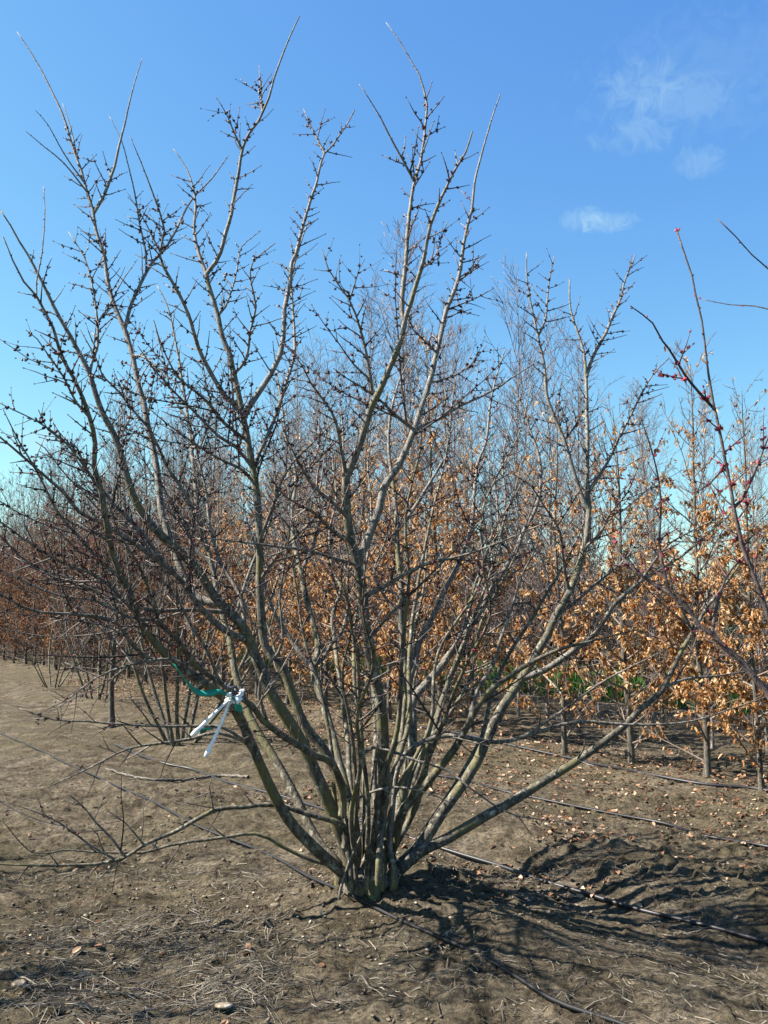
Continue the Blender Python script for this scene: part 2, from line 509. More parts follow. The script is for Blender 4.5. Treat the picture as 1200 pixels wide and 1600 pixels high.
# leftmost lit stem
stem('low_left', [(556, 1386), (498, 1330), (450, 1280), (420, 1225), (390, 1160), (365, 1105), (320, 1070), (265, 1030), (235, 995), (213, 960), (200, 920), (180, 875), (170, 840), (157, 767), (147, 727), (148, 693), (140, 653), (130, 623), (117, 593), (103, 570), (93, 547), (83, 513), (70, 487), (57, 463), (37, 440), (20, 407), (5, 370)],
     20, 4, -1.5, start=.40, branches=[
         ([(57, 463), (57, 440), (65, 400), (70, 340), (68, 290)], 4, 2.5, .1, {'tip': .9}),
         ([(265, 1030), (233, 1030), (207, 1007), (193, 987), (167, 967), (110, 960), (67, 957), (33, 947), (0, 927), (-40, 905)], 12, 5, -.5, {'long_p': .3}),
         ([(140, 653), (120, 630), (100, 590), (75, 555), (58, 530), (40, 515)], 6, 3, -.2),
         ([(157, 767), (135, 735), (120, 700), (100, 690), (75, 672), (60, 640)], 6, 3, -.3),
         ([(200, 920), (185, 900), (150, 870), (120, 835), (90, 800), (60, 740), (30, 690), (5, 640)], 9, 3, -.4, {'long_p': .25}),
         ([(390, 1160), (340, 1145), (300, 1155), (260, 1160), (200, 1170), (140, 1200), (70, 1232)], 8, 3, -.2, {'long_p': .08, 'gap': .09, 'start': .3}),
         ([(395, 1165), (350, 1138), (310, 1135), (250, 1135), (190, 1132), (130, 1127), (85, 1125), (30, 1107)], 7, 3, -.3, {'long_p': .12, 'gap': .08, 'start': .3}),
         ([(213, 960), (160, 905), (100, 880), (50, 850), (0, 815), (-40, 790)], 8, 4, -.5, {'long_p': .3}),
     ])
# the thick dark stem on the left with its long arching limbs
stem('thick_left', [(550, 1390), (547, 1345), (523, 1277), (497, 1217), (473, 1165), (447, 1120), (420, 1077), (400, 1027), (383, 985), (360, 960), (333, 930), (317, 903), (293, 873), (267, 850), (240, 823), (217, 793), (200, 750), (190, 717), (180, 683), (163, 650), (150, 617), (140, 583), (127, 557), (110, 527), (93, 497), (77, 463), (62, 433), (43, 397), (30, 377), (17, 353), (0, 328)],
     24, 4, -.5, start=.36, pw=.9, branches=[
         ([(345, 945), (310, 935), (285, 895), (263, 833), (253, 800), (245, 733), (237, 693), (230, 663), (225, 630), (218, 603), (210, 567), (200, 533), (192, 507), (180, 477), (170, 443), (162, 400), (150, 360), (145, 328), (135, 297), (127, 267), (117, 240), (107, 207), (97, 177), (83, 147), (70, 120), (52, 88), (27, 50)], 22, 3, .5, {'tip': .2, 'start': .3}),
         ([(150, 333), (165, 300), (178, 262), (183, 240), (195, 193), (205, 150), (213, 120), (222, 92)], 8, 2.5, .15, {'tip': .75}),
         ([(130, 287), (100, 240), (75, 195), (55, 172)], 4, 2, -.2, {'tip': 1}),
         ([(135, 300), (100, 255), (70, 230), (40, 205)], 4, 2, -.25, {'tip': 1}),
         ([(120, 250), (112, 205), (98, 162)], 4, 2, .1, {'tip': 1}),
         ([(195, 515), (205, 475), (222, 440), (240, 408), (257, 390), (273, 363), (283, 343), (293, 323), (307, 303), (330, 280), (357, 243)], 11, 3, .3, {'tip': .4}),
         ([(228, 430), (228, 397), (217, 343), (210, 300), (200, 257), (190, 220), (170, 180)], 5, 2, .1, {'tip': .5}),
         ([(205, 555), (230, 560), (260, 590), (290, 600), (320, 620)], 5, 2.5, -.3),
         ([(138, 585), (143, 567), (152, 540), (152, 500), (145, 450), (133, 405), (107, 362)], 7, 3, .15),
         ([(152, 505), (172, 475), (190, 440), (215, 405)], 5, 2, .1, {'tip': .5}),
         ([(300, 885), (302, 843), (300, 795), (277, 753), (260, 727), (247, 697), (230, 667), (207, 640), (187, 613), (160, 587), (150, 560), (125, 515)], 12, 3, -.3),
         ([(390, 1003), (350, 985), (320, 957), (300, 933), (283, 907), (267, 890), (240, 870), (217, 853), (187, 833), (160, 817), (123, 800), (100, 770), (73, 747), (43, 720), (20, 700), (0, 683), (-40, 655)], 19, 5, -.7, {'long_p': .28, 'start': .15}),
         ([(350, 965), (300, 953), (250, 953), (213, 947), (180, 937), (140, 920), (100, 907), (67, 893), (33, 870), (0, 837), (-30, 815)], 12, 5, -.6, {'long_p': .3}),
         ([(260, 885), (220, 830), (180, 790), (140, 740), (100, 690), (60, 660), (20, 640), (-10, 625)], 9, 3, -.3, {'long_p': .25}),
         ([(190, 690), (203, 653), (200, 620), (185, 590)], 5, 2.5, .1),
         ([(240, 870), (200, 810), (150, 775), (110, 750), (70, 700), (55, 690)], 6, 3, -.2, {'long_p': .2}),
         ([(383, 985), (375, 930), (345, 880), (330, 830), (322, 770), (310, 720), (295, 660), (270, 620), (255, 560), (240, 500)], 11, 3, .35),
     ])
# dark limb that carries the tie
stem('tie_limb', [(535, 1240), (520, 1192), (495, 1182), (470, 1167), (445, 1152), (410, 1125), (395, 1102), (370, 1085), (340, 1065), (307, 1042), (283, 1007), (250, 973), (235, 930), (215, 880), (190, 840), (170, 790)],
     13, 4, -1.2, d0=BASE[1] - .12, start=.25, long_p=.25, branches=[
         ([(345, 1068), (320, 1010), (300, 980), (280, 940), (250, 900), (235, 860)], 8, 3, -.2, {'long_p': .2}),
         ([(420, 1130), (405, 1085), (412, 1050), (435, 1020), (442, 987), (437, 940), (443, 893), (450, 850), (453, 800), (450, 760)], 8, 4, -.15, {'gap': .1}),
         ([(307, 1042), (260, 1030), (200, 1040), (150, 1060), (110, 1090), (70, 1110)], 7, 3, -.3, {'long_p': .25}),
         ([(283, 1007), (240, 970), (200, 965), (150, 940), (90, 930), (30, 905), (-20, 880)], 7, 3, -.3, {'long_p': .3}),
     ])
# central left upright
stem('tall_left', [(552, 1392), (541, 1330), (546, 1285), (549, 1258), (533, 1227), (517, 1193), (500, 1163), (477, 1133), (457, 1087), (443, 1047), (415, 1010), (408, 950), (407, 907), (405, 853), (404, 805), (400, 760), (395, 733), (388, 690), (380, 653), (373, 623), (367, 593), (360, 557), (348, 527), (340, 493), (330, 460), (323, 428), (337, 410), (345, 395), (353, 363), (362, 333), (367, 300), (373, 267), (380, 230), (390, 207), (403, 190), (420, 153), (428, 123), (440, 90), (453, 57), (468, 25)],
     18, 4, .15, start=.42, pw=.85, tip=.13, branches=[
         ([(323, 430), (310, 397), (303, 363), (305, 327), (302, 297), (293, 267), (283, 250), (271, 233)], 9, 2.5, .15, {'tip': .25}),
         ([(378, 650), (367, 633), (353, 620), (333, 590), (323, 570), (312, 543), (303, 517), (293, 490), (280, 460), (263, 430), (250, 400), (257, 360), (250, 333), (237, 297), (220, 253), (203, 213)], 14, 2.5, -.35, {'tip': .2}),
         ([(250, 395), (230, 353), (213, 323), (198, 300)], 4, 2, -.1, {'tip': .3}),
         ([(384, 650), (400, 620), (413, 600), (427, 577), (437, 557), (443, 527), (445, 483), (452, 443), (455, 413), (462, 397), (470, 367), (478, 337), (487, 307), (495, 283), (500, 260), (507, 240), (520, 227), (533, 207), (543, 193), (554, 172)], 17, 4, .4, {'tip': .04}),
         ([(507, 240), (497, 220), (487, 200), (474, 170)], 5, 2, .1, {'tip': .2}),
         ([(396, 738), (403, 713), (417, 683), (430, 650), (440, 620), (450, 587), (460, 555), (460, 520), (457, 470), (456, 430), (470, 380), (482, 345)], 12, 4, .55),
         ([(340, 495), (352, 480), (365, 445), (372, 410), (378, 385), (408, 360)], 5, 2, .2, {'tip': .3}),
         ([(365, 585), (385, 560), (390, 520), (400, 480), (392, 440), (395, 410), (430, 380)], 7, 3, -.15),
         ([(395, 733), (370, 700), (340, 680), (300, 640), (270, 610), (240, 575), (215, 540)], 10, 3, -.5, {'long_p': .2}),
         ([(388, 690), (350, 660), (320, 625), (280, 590), (255, 545), (240, 500)], 8, 3, -.5),
         ([(400, 760), (380, 735), (340, 715), (300, 690), (265, 665), (235, 640)], 7, 3, -.5, {'long_p': .2}),
         ([(407, 905), (440, 860), (470, 830), (500, 800), (520, 760), (525, 700)], 8, 3, -.4),
         ([(405, 850), (430, 780), (440, 750), (460, 720), (490, 690), (520, 660), (540, 640)], 8, 3, -.3, {'long_p': .2}),
         ([(378, 235), (365, 205), (355, 180), (338, 152)], 5, 2, -.1, {'tip': .25}),
         ([(410, 175), (408, 150), (405, 102)], 5, 2, .1, {'tip': .3}),
     ])
# central upright stem and its two big forks
stem('centre', [(582, 1390), (587, 1337), (593, 1283), (600, 1233), (600, 1180), (597, 1133), (593, 1093), (583, 1053), (575, 1000), (568, 960), (567, 927), (560, 883), (548, 843), (543, 800), (540, 773), (540, 747), (550, 723), (563, 693), (573, 660), (582, 630), (593, 610), (607, 577), (620, 550), (628, 523), (633, 497), (643, 470), (653, 437), (663, 403), (667, 377), (673, 350), (683, 323), (697, 293), (710, 267), (728, 237), (738, 205)],
     23, 5, -.9, start=.5, pw=.8, tip=.03, branches=[
         ([(632, 500), (628, 487), (630, 443), (635, 400), (637, 353), (642, 317), (648, 283), (657, 253), (662, 220), (665, 193), (667, 163), (662, 140), (655, 117), (643, 97), (628, 70), (617, 53), (603, 35)], 14, 2.5, .1, {'tip': .27}),
         ([(647, 285), (632, 255), (610, 215), (595, 185), (577, 155), (561, 131)], 6, 2.5, -.1, {'tip': .65}),
         ([(562, 880), (573, 847), (583, 820), (593, 793), (600, 760), (617, 737), (633, 707), (647, 673), (655, 647), (665, 617), (675, 583), (682, 550), (690, 517), (698, 483), (712, 450), (720, 420), (723, 393), (730, 353), (737, 327), (742, 283), (753, 240), (767, 190), (782, 147)], 22, 3.5, .35, {'tip': .23, 'start': .25}),
         ([(648, 674), (687, 653), (720, 633), (750, 620), (783, 603), (800, 590), (835, 568)], 9, 3, .2, {'gap': .11, 'tip': .3}),
         ([(647, 672), (620, 650), (595, 627), (565, 605), (540, 590), (520, 575)], 10, 3, -.3),
         ([(582, 617), (580, 600), (572, 550), (563, 517), (555, 490), (545, 467), (528, 443), (513, 420), (503, 390)], 10, 3, -.2),
         ([(545, 470), (555, 440), (562, 418), (570, 405)], 4, 2, -.1),
         ([(538, 745), (533, 700), (525, 657), (507, 627), (487, 600), (473, 573), (450, 540)], 11, 3, -.35),
         ([(545, 810), (515, 780), (490, 760), (465, 720), (450, 690), (440, 660)], 9, 3, -.4),
         ([(548, 845), (520, 830), (490, 800), (470, 790), (440, 770), (420, 740)], 10, 3, -.5, {'long_p': .2}),
         ([(560, 885), (530, 875), (480, 860), (440, 855), (405, 850), (360, 845), (300, 838)], 8, 3, -.5, {'gap': .1}),
         ([(572, 933), (600, 917), (627, 900), (660, 883), (700, 873), (733, 865), (783, 847), (820, 830), (865, 812)], 11, 4, -.3, {'gap': .12, 'long_p': .1}),
         ([(583, 1000), (610, 960), (640, 930), (680, 890), (720, 850), (745, 820), (790, 790)], 7, 3, -.2, {'gap': .12}),
         ([(660, 420), (680, 400), (690, 370), (700, 345)], 4, 2, .1),
         ([(682, 550), (660, 530), (645, 515), (635, 480)], 5, 2.5, -.2),
         ([(715, 440), (735, 425), (750, 405), (758, 400)], 5, 2.5, .1),
         ([(698, 485), (720, 475), (745, 465), (772, 450)], 4, 2.5, .15, {'gap': .1}),
         ([(672, 600), (700, 590), (730, 575), (760, 540)], 5, 2.5, .2),
     ])
stem('right_upright', [(593, 1388), (602, 1347), (617, 1310), (623, 1267), (633, 1217), (642, 1180), (645, 1133), (643, 1100), (635, 1060), (630, 1017), (627, 967), (627, 917), (622, 867), (620, 817), (617, 780), (612, 740), (607, 700), (610, 650), (622, 600), (640, 560)],
     19, 4, 1.3, base_d=.05, start=.5, branches=[
         ([(645, 1105), (647, 1090), (667, 1067), (690, 1040), (710, 1013), (730, 987), (753, 950), (763, 930), (777, 907), (800, 873), (815, 835), (835, 800), (845, 760), (842, 715), (828, 670), (815, 630), (790, 590)], 22, 3.5, .5, {'start': .3}),
         ([(638, 1065), (647, 1040), (653, 1007), (663, 987), (680, 957), (693, 927), (720, 873), (735, 830), (740, 790), (745, 730), (760, 690), (765, 640), (775, 590), (790, 545)], 18, 3.5, .8, {'start': .3}),
         ([(627, 967), (600, 930), (585, 890), (600, 850), (610, 800), (600, 740)], 7, 3, .2),
         ([(690, 1040), (720, 990), (735, 950), (743, 910), (757, 880), (770, 830), (800, 780), (815, 720)], 10, 3, .1),
         ([(620, 830), (650, 790), (680, 740), (700, 700), (705, 640), (712, 590)], 9, 3, .2),
         ([(800, 873), (780, 820), (775, 770), (765, 720)], 7, 3, .2),
     ])
stem('back_left', [(530, 1352), (503, 1323), (483, 1290), (463, 1247), (443, 1210), (420, 1170), (395, 1130), (380, 1090), (367, 1050), (358, 1000), (345, 950), (330, 880), (310, 800), (302, 720), (293, 650), (285, 600), (275, 540), (262, 480), (245, 445)],
     16, 3.5, 1.5, base_d=.12, start=.42, branches=[
         ([(358, 1000), (375, 940), (395, 880), (420, 820), (430, 760), (425, 700), (410, 650)], 10, 3, .2),
         ([(330, 880), (300, 850), (280, 800), (250, 760), (225, 720), (210, 680)], 9, 3, .1, {'long_p': .2}),
         ([(302, 720), (320, 680), (330, 640), (322, 600), (315, 555)], 6, 3, .1),
     ])
stem('back_centre', [(556, 1330), (545, 1255), (530, 1190), (520, 1150), (510, 1117), (500, 1083), (490, 1050), (497, 1010), (488, 967), (477, 933), (470, 893), (460, 850), (455, 800), (462, 745), (447, 683), (440, 630), (432, 580)],
     16, 4, 1.9, base_d=.1, start=.42, branches=[
         ([(490, 1048), (472, 1025), (445, 985), (425, 950), (410, 900), (395, 850)], 14, 4, .2),
         ([(497, 1040), (505, 1030), (520, 1003), (535, 985), (545, 940), (540, 890), (530, 850), (545, 800)], 11, 3.5, .3),
         ([(470, 893), (490, 850), (500, 800), (495, 750), (505, 700), (515, 650)], 8, 3, .2),
         ([(462, 745), (490, 720), (500, 680), (490, 640)], 6, 3, .2),
     ])
stem('thin_back', [(560, 1310), (548, 1230), (543, 1160), (537, 1100), (530, 1060), (524, 1013), (520, 960), (533, 920), (520, 893), (515, 833), (525, 780), (520, 720), (512, 660)],
     10, 3.5, 2.2, base_d=.2, start=.45)
stem('thin_back', [(570, 1310), (568, 1200), (560, 1120), (553, 1060), (553, 990), (560, 930), (575, 860), (580, 790), (575, 720), (590, 660)],
     9, 3.5, 2.3, base_d=.22, start=.45)
stem('thin_right', [(615, 1310), (650, 1200), (667, 1160), (683, 1117), (690, 1093), (707, 1053), (720, 1020), (733, 957), (750, 900), (775, 840), (790, 780), (785, 720), (800, 650)],
     10, 3.5, 1.9, base_d=.15, start=.4)
stem('low_right', [(606, 1376), (640, 1338), (660, 1317), (670, 1303), (693, 1267), (717, 1233), (745, 1190), (765, 1145), (785, 1105), (815, 1060), (837, 1020), (857, 990), (867, 963), (890, 923), (910, 867), (920, 805), (918, 760), (917, 700), (917, 650), (916, 590), (912, 550), (903, 520), (891, 480), (890, 435)],
     20, 4, 1.2, base_d=.05, start=.42, pw=.9, branches=[
         ([(918, 795), (913, 785), (900, 750), (883, 690), (867, 653), (853, 613), (850, 567), (840, 523), (830, 477), (823, 433), (823, 395)], 13, 3.5, .1, {'start': .2}),
         ([(917, 590), (925, 560), (935, 540), (947, 520), (957, 495), (970, 465), (976, 440), (993, 398)], 9, 3.5, .3),
         ([(843, 525), (852, 500), (856, 460), (860, 430), (866, 400)], 5, 2.5, .1),
         ([(920, 770), (945, 730), (965, 690), (985, 650), (1000, 620), (1020, 585), (1045, 560)], 10, 3, .1),
         ([(890, 923), (880, 880), (875, 830), (850, 790), (830, 760), (800, 740)], 8, 3, -.3),
         ([(912, 860), (940, 830), (955, 800), (980, 770), (1000, 720)], 7, 3, -.1),
         ([(815, 1060), (850, 1047), (900, 1013), (933, 987), (957, 947), (1000, 910), (1030, 890), (1067, 867), (1107, 833), (1140, 805)], 18, 4, -.25, {'gap': .11, 'start': .3}),
         ([(1000, 910), (1020, 880), (1045, 850), (1080, 830), (1130, 805)], 6, 3, -.1),
         ([(867, 963), (900, 940), (940, 905), (980, 870), (1010, 820)], 7, 3, .2),
     ])
stem('second_low_right', [(602, 1310), (633, 1262), (663, 1233), (683, 1207), (710, 1170), (733, 1130), (755, 1090), (790, 1060), (840, 1030), (880, 1012), (930, 1000), (990, 985)],
     16, 4, -.5, base_d=.1, start=.45, gap=.1, branches=[
    ([(733, 1130), (745, 1080), (770, 1040), (785, 990), (800, 950), (815, 900), (840, 850), (850, 800)], 12, 3, .2),
])
stem('lowest_right', [(604, 1382), (640, 1345), (665, 1326), (700, 1310), (750, 1281), (800, 1253), (850, 1220), (900, 1190), (950, 1155), (975, 1135), (1000, 1110), (1035, 1080), (1047, 1053), (1060, 1027), (1083, 987), (1103, 950), (1120, 930), (1150, 890), (1175, 850)],
     19.5, 5, .6, base_d=.02, start=.5, gap=.12, branches=[
         ([(1037, 1075), (1070, 1062), (1110, 1057), (1160, 1050), (1200, 1045)], 7, 3, .2, {'gap': .12}),
         ([(900, 1190), (912, 1170), (915, 1150)], 5, 3, -.1, {'gap': .2}),
         ([(1083, 987), (1065, 950), (1050, 920), (1045, 880)], 7, 3, -.1),
     ])
# thin pale low shoots in front of the right side
stem('pale_shoot', [(610, 1300), (622, 1200), (650, 1165), (700, 1150), (775, 1160), (820, 1150), (900, 1128), (1000, 1132), (1080, 1127), (1150, 1105), (1200, 1088)], 9, 3, -.1, d0=BASE[1] - .05, start=.25, gap=.16, long_p=.05, tip=.1, mats=(BRANCH, BRANCH, TWIG, BUD), branches=[
    ([(820, 1150), (880, 1110), (920, 1080), (950, 1060), (990, 1040), (1060, 1005)], 6, 3, -.1, {'gap': .16}),
    ([(700, 1150), (740, 1160), (800, 1175)], 4, 2, -.1, {'gap': .2}),
])
stem('pale_shoot', [(560, 1230), (570, 1175), (600, 1170), (650, 1188), (700, 1205), (745, 1240), (800, 1272), (900, 1288)], 6, 2, -.45, d0=BASE[1] - .1, start=.3, gap=.2, long_p=0, mats=(BRANCH, BRANCH, TWIG, BUD))
stem('pale_shoot', [(548, 1260), (575, 1240), (620, 1230), (670, 1240), (720, 1262)], 5, 2, -.3, d0=BASE[1] - .15, start=.3, gap=.2, long_p=0, mats=(BRANCH, BRANCH, TWIG, BUD))
stem('pale_shoot', [(530, 1402), (545, 1350), (570, 1290), (580, 1230), (590, 1150)], 5, 3, -.1, d0=BASE[1] - .12, start=.6, gap=.3, long_p=0, mats=(BRANCH, BRANCH, TWIG, BUD))
# many slender inner stems and suckers
for k in range(15):
    bx = 548 + 78 * (k * .618 % 1); by = 1345 + 30 * R.random()
    tx = bx + [-190, 60, 150, -90, 290, 20, 210, -40, 350, 110, -140, 180, 250, -10, 80][k] ; ty = 560 + 330 * R.random()
    path = [(bx, by)]
    for f in (.15, .3, .45, .6, .75, .9, 1.0):
        path.append((bx + (tx - bx) * f ** (.85 + .2 * R.random()) + 9 * R.normal(), by + (ty - by) * f))
    stem('inner', path, 6.5 + 5 * R.random(), 2.5, [.8, -.7, 1.4, 1.9, .5, -1.1][k % 6] * (.7 + .6 * R.random()), d0=BASE[1] + .10 * R.normal(), start=.42, long_p=.14)
# low arching limbs on the left, just above the soil
stem('low_arch', [(537, 1290), (480, 1272), (430, 1257), (380, 1260), (340, 1265), (300, 1285), (270, 1302), (225, 1320), (195, 1340), (150, 1350), (85, 1353), (0, 1350), (-50, 1345)], 9.5, 4, -.42, d0=BASE[1] - .1, start=.3, gap=.14, long_p=.15, branches=[
    ([(333, 1266), (329, 1240), (327, 1228), (332, 1210)], 4, 2, -.05, {'gap': .1}),
    ([(327, 1238), (300, 1248), (278, 1262)], 3, 2, -.05, {'gap': .1}),
    ([(195, 1338), (175, 1310), (150, 1285), (130, 1260), (105, 1240)], 6, 3, -.1, {'gap': .12}),
    ([(180, 1342), (140, 1320), (100, 1290), (60, 1270), (0, 1250)], 5, 2, -.1, {'gap': .14}),
    ([(190, 1340), (165, 1362), (140, 1388)], 4, 2, -.05, {'gap': .14}),
    ([(225, 1320), (195, 1285), (165, 1270)], 4, 2, -.05, {'gap': .14}),
])
stem('low_arch', [(540, 1362), (490, 1345), (440, 1322), (400, 1303), (320, 1312), (260, 1322), (225, 1332), (150, 1332), (100, 1328), (50, 1332), (0, 1278)], 7, 2.5, -.35, d0=BASE[1] - .05, start=.4, gap=.16, long_p=.12)
m = MB()
th = np.linspace(0, 2 * math.pi, 22, endpoint=False)
prof = ((-.12, .115), (-.04, .11), (.0, .10), (.04, .085), (.08, .06), (.10, .02))
v = []
for zz, rr in prof:
    q_ = rr * (1 + .16 * np.sin(th * 5 + 1) + .10 * np.sin(th * 9) + .10 * (R.random(22) - .5))
    v.append(np.stack([q_ * np.cos(th) * 1.25, q_ * np.sin(th) * .9, np.full(22, zz) + .012 * R.random(22)], -1))
i_ = np.arange(5)[:, None] * 22; j_ = np.arange(22)[None, :]
cz = G(574, 1392) + [0, .11, -.01]
m.add(np.concatenate(v) + cz, np.stack([i_ + j_, i_ + (j_ + 1) % 22, i_ + 22 + (j_ + 1) % 22, i_ + 22 + j_], -1).reshape(-1, 4), .3)
m.build('root_crown', BARK, shrub, origin=BASE)
print('main stems', len(STEMS))

# ------------------------------------------------------------------ white tie and green tape on the stem
def ribbon(mb, pts, w, thick=.003, twist=.5):
    q = smooth_path(np.array(pts), .02); k = len(q)
    tan = np.gradient(q, axis=0); tan /= np.linalg.norm(tan, axis=1)[:, None]
    up = np.array([0, -.35, 1.]); s = up - (tan @ up)[:, None] * tan; s /= np.linalg.norm(s, axis=1)[:, None]
    n = np.cross(tan, s)
    ph = twist * np.sin(np.linspace(0, 7, k)); s2 = s * np.cos(ph)[:, None] + n * np.sin(ph)[:, None]; n2 = np.cross(tan, s2)
    ww = w * (1 + .25 * np.sin(np.linspace(0, 11, k)))[:, None] * .5
    ring = np.stack([q + s2 * ww + n2 * thick, q + n2 * thick * 2.2, q - s2 * ww + n2 * thick, q - s2 * ww - n2 * thick, q - s2 * ww * .2 - n2 * thick * .2, q + s2 * ww - n2 * thick], 1)
    m = 6
    i = np.arange(k - 1)[:, None] * m; j = np.arange(m)[None, :]; j2 = (j + 1) % m
    mb.add(ring.reshape(-1, 3), np.stack([i + j, i + j2, i + m + j2, i + m + j], -1).reshape(-1, 4))

def depth_at(name, x, y):
    a, dep, r3 = MAIN[name]; f = np.linspace(0, len(a) - 1, 600); ix = range(len(a))
    k = np.hypot(np.interp(f, ix, a[:, 0]) - x, np.interp(f, ix, a[:, 1]) - y).argmin()
    return float(np.interp(f, ix, dep)[k])
TD = min(depth_at('low_left', 365, 1098), depth_at('tie_limb', 368, 1084)) - .05
K0 = P(361, 1091, TD)
tie = empty('tie_cord', K0); tag(tie, 'white cord tied round the left stem with two loose tails hanging', 'cord')
for (ex, ey, mx, my) in ((299, 1150, 332, 1118), (321, 1183, 344, 1134)):
    m = MB(); q = smooth_path([K0, P(mx, my, TD - .03), P(ex, ey, TD - .06)], .03)
    m.tube(q, np.concatenate([np.linspace(.0065, .0095, len(q) - 2), [.014, .009]]), 8, knob=.2)
    m.build('tail', WHITE, tie, origin=K0)
m = MB()
c0 = P(366, 1092, TD + .04)
th = np.linspace(0, 6.4, 26)
for o_, rr in ((0, .045), (.012, .047)):
    m.tube(c0 + np.stack([rr * np.cos(th), rr * 1.1 * np.sin(th), .03 * np.cos(th) + o_ + .01 * np.sin(th * 2)], -1), np.full(26, .0055), 7)
m.build('loop', WHITE, tie, origin=K0)
m = MB()
for (x, y, s) in ((371, 1095, 1.2), (358, 1086, 1.0)):
    c = P(x, y, TD - .055)
    m.bud(c - np.array([.02, 0, .01]) * s, np.array([1, 0, .5]), .05 * s, .02 * s)
m.build('knot', WHITE, tie, origin=K0)
m = MB()
m.tube(smooth_path([P(352, 1068, TD - .05), P(360, 1075, TD - .07), P(369, 1073, TD - .07), P(372, 1080, TD - .06), P(362, 1083, TD - .06)], .02), np.full(len(smooth_path([P(352, 1068, TD - .05), P(360, 1075, TD - .07), P(369, 1073, TD - .07), P(372, 1080, TD - .06), P(362, 1083, TD - .06)], .02)), .008), 7, knob=.3)
m.build('dark_knot', DARKTIE, tie, origin=K0)
m = MB()
ribbon(m, [P(268, 1032, TD - .06), P(280, 1048, TD - .07), P(289, 1062, TD - .07), P(305, 1079, TD - .07), P(320, 1084, TD - .06), P(345, 1081, TD - .05), P(358, 1087, TD - .04)], .027, .0022, 1.0)
ribbon(m, [P(364, 1089, TD - .05), P(370, 1100, TD - .06), P(376, 1112, TD - .045)], .03)
tape_o = P(358, 1087, TD - .04)
tag(m.build('plastic_tape', TEAL, origin=tape_o), 'green plastic tape stretched along the left stem up to the white cord', 'tape')

# ------------------------------------------------------------------ shrub with crimson buds at the right edge
RB = np.array([2.16, 4.25, 0]); RB[2] = hgt(RB[0], RB[1])
red = empty('red_budded_shrub', RB)
tag(red, 'shrub with crimson opening buds whose limbs lean in over the right edge', 'shrub')
RM = (REDBARK, REDBARK, REDTWIG, REDBUD)
stem('rz1', [(1290, 1345), (1260, 1200), (1200, 1083), (1177, 1057), (1157, 1033), (1133, 1013), (1113, 990), (1093, 977), (1083, 960), (1067, 943), (1047, 927), (1037, 890), (1030, 850), (1033, 800), (1030, 753), (1020, 710), (1013, 687), (1000, 650)],
     26, 4, .35, d0=RB[1], start=.45, gap=.075, long_p=.04, dense=.8, bs=1.45, thing=red, mats=RM, branches=[
    ([(1047, 927), (1010, 905), (980, 880), (960, 850), (945, 820)], 8, 3, .2, {'gap': .12}),
    ([(1113, 990), (1120, 950), (1135, 900), (1160, 870), (1190, 830)], 8, 3, .2, {'gap': .12}),
])
stem('rz2', [(1296, 1345), (1275, 1180), (1240, 1060), (1200, 960), (1183, 913), (1170, 877), (1160, 850), (1153, 820), (1147, 793), (1140, 753), (1133, 720), (1123, 667), (1115, 633), (1107, 583), (1102, 540), (1097, 500), (1087, 460), (1082, 433), (1073, 407), (1058, 362)],
     17, 5.5, .1, d0=RB[1], start=.42, gap=.085, long_p=.03, tip=.3, dense=.8, bs=1.45, thing=red, mats=RM, branches=[
    ([(1114, 640), (1090, 610), (1070, 585), (1045, 545), (1035, 533), (1020, 505), (985, 478)], 7, 4, -.2, {'gap': .13, 'tip': .5}),
    ([(1147, 793), (1160, 780), (1180, 735), (1200, 685), (1225, 630)], 7, 3.5, .15, {'gap': .13}),
    ([(1133, 725), (1110, 755), (1080, 770), (1060, 760)], 5, 2.5, .15, {'gap': .1}),
    ([(1160, 850), (1140, 830), (1120, 780), (1105, 750)], 5, 2.5, .1, {'gap': .1}),
])
stem('rz3', [(1302, 1345), (1310, 1150), (1310, 900), (1290, 700), (1260, 530), (1230, 455), (1200, 420), (1175, 398), (1150, 370), (1122, 343)],
     14, 4, 0, d0=RB[1], start=.6, gap=.2, long_p=0, tip=.25, dense=.6, bs=1.45, thing=red, mats=RM, branches=[
    ([(1255, 515), (1220, 490), (1180, 478), (1140, 476), (1090, 466)], 4, 2, .2, {'tip': .9}),
])
# pink opening bud on the bare tip
m = MB(); tp = P(1058, 362, RB[1] + .1)
for k in range(7):
    m.bud(tp, unit(rnd_dir() + np.array([0, 0, 1.2])), .024, .006, .8 + .2 * R.random())
m.build('flower_bud', REDBUD, red, origin=RB, smooth=False)

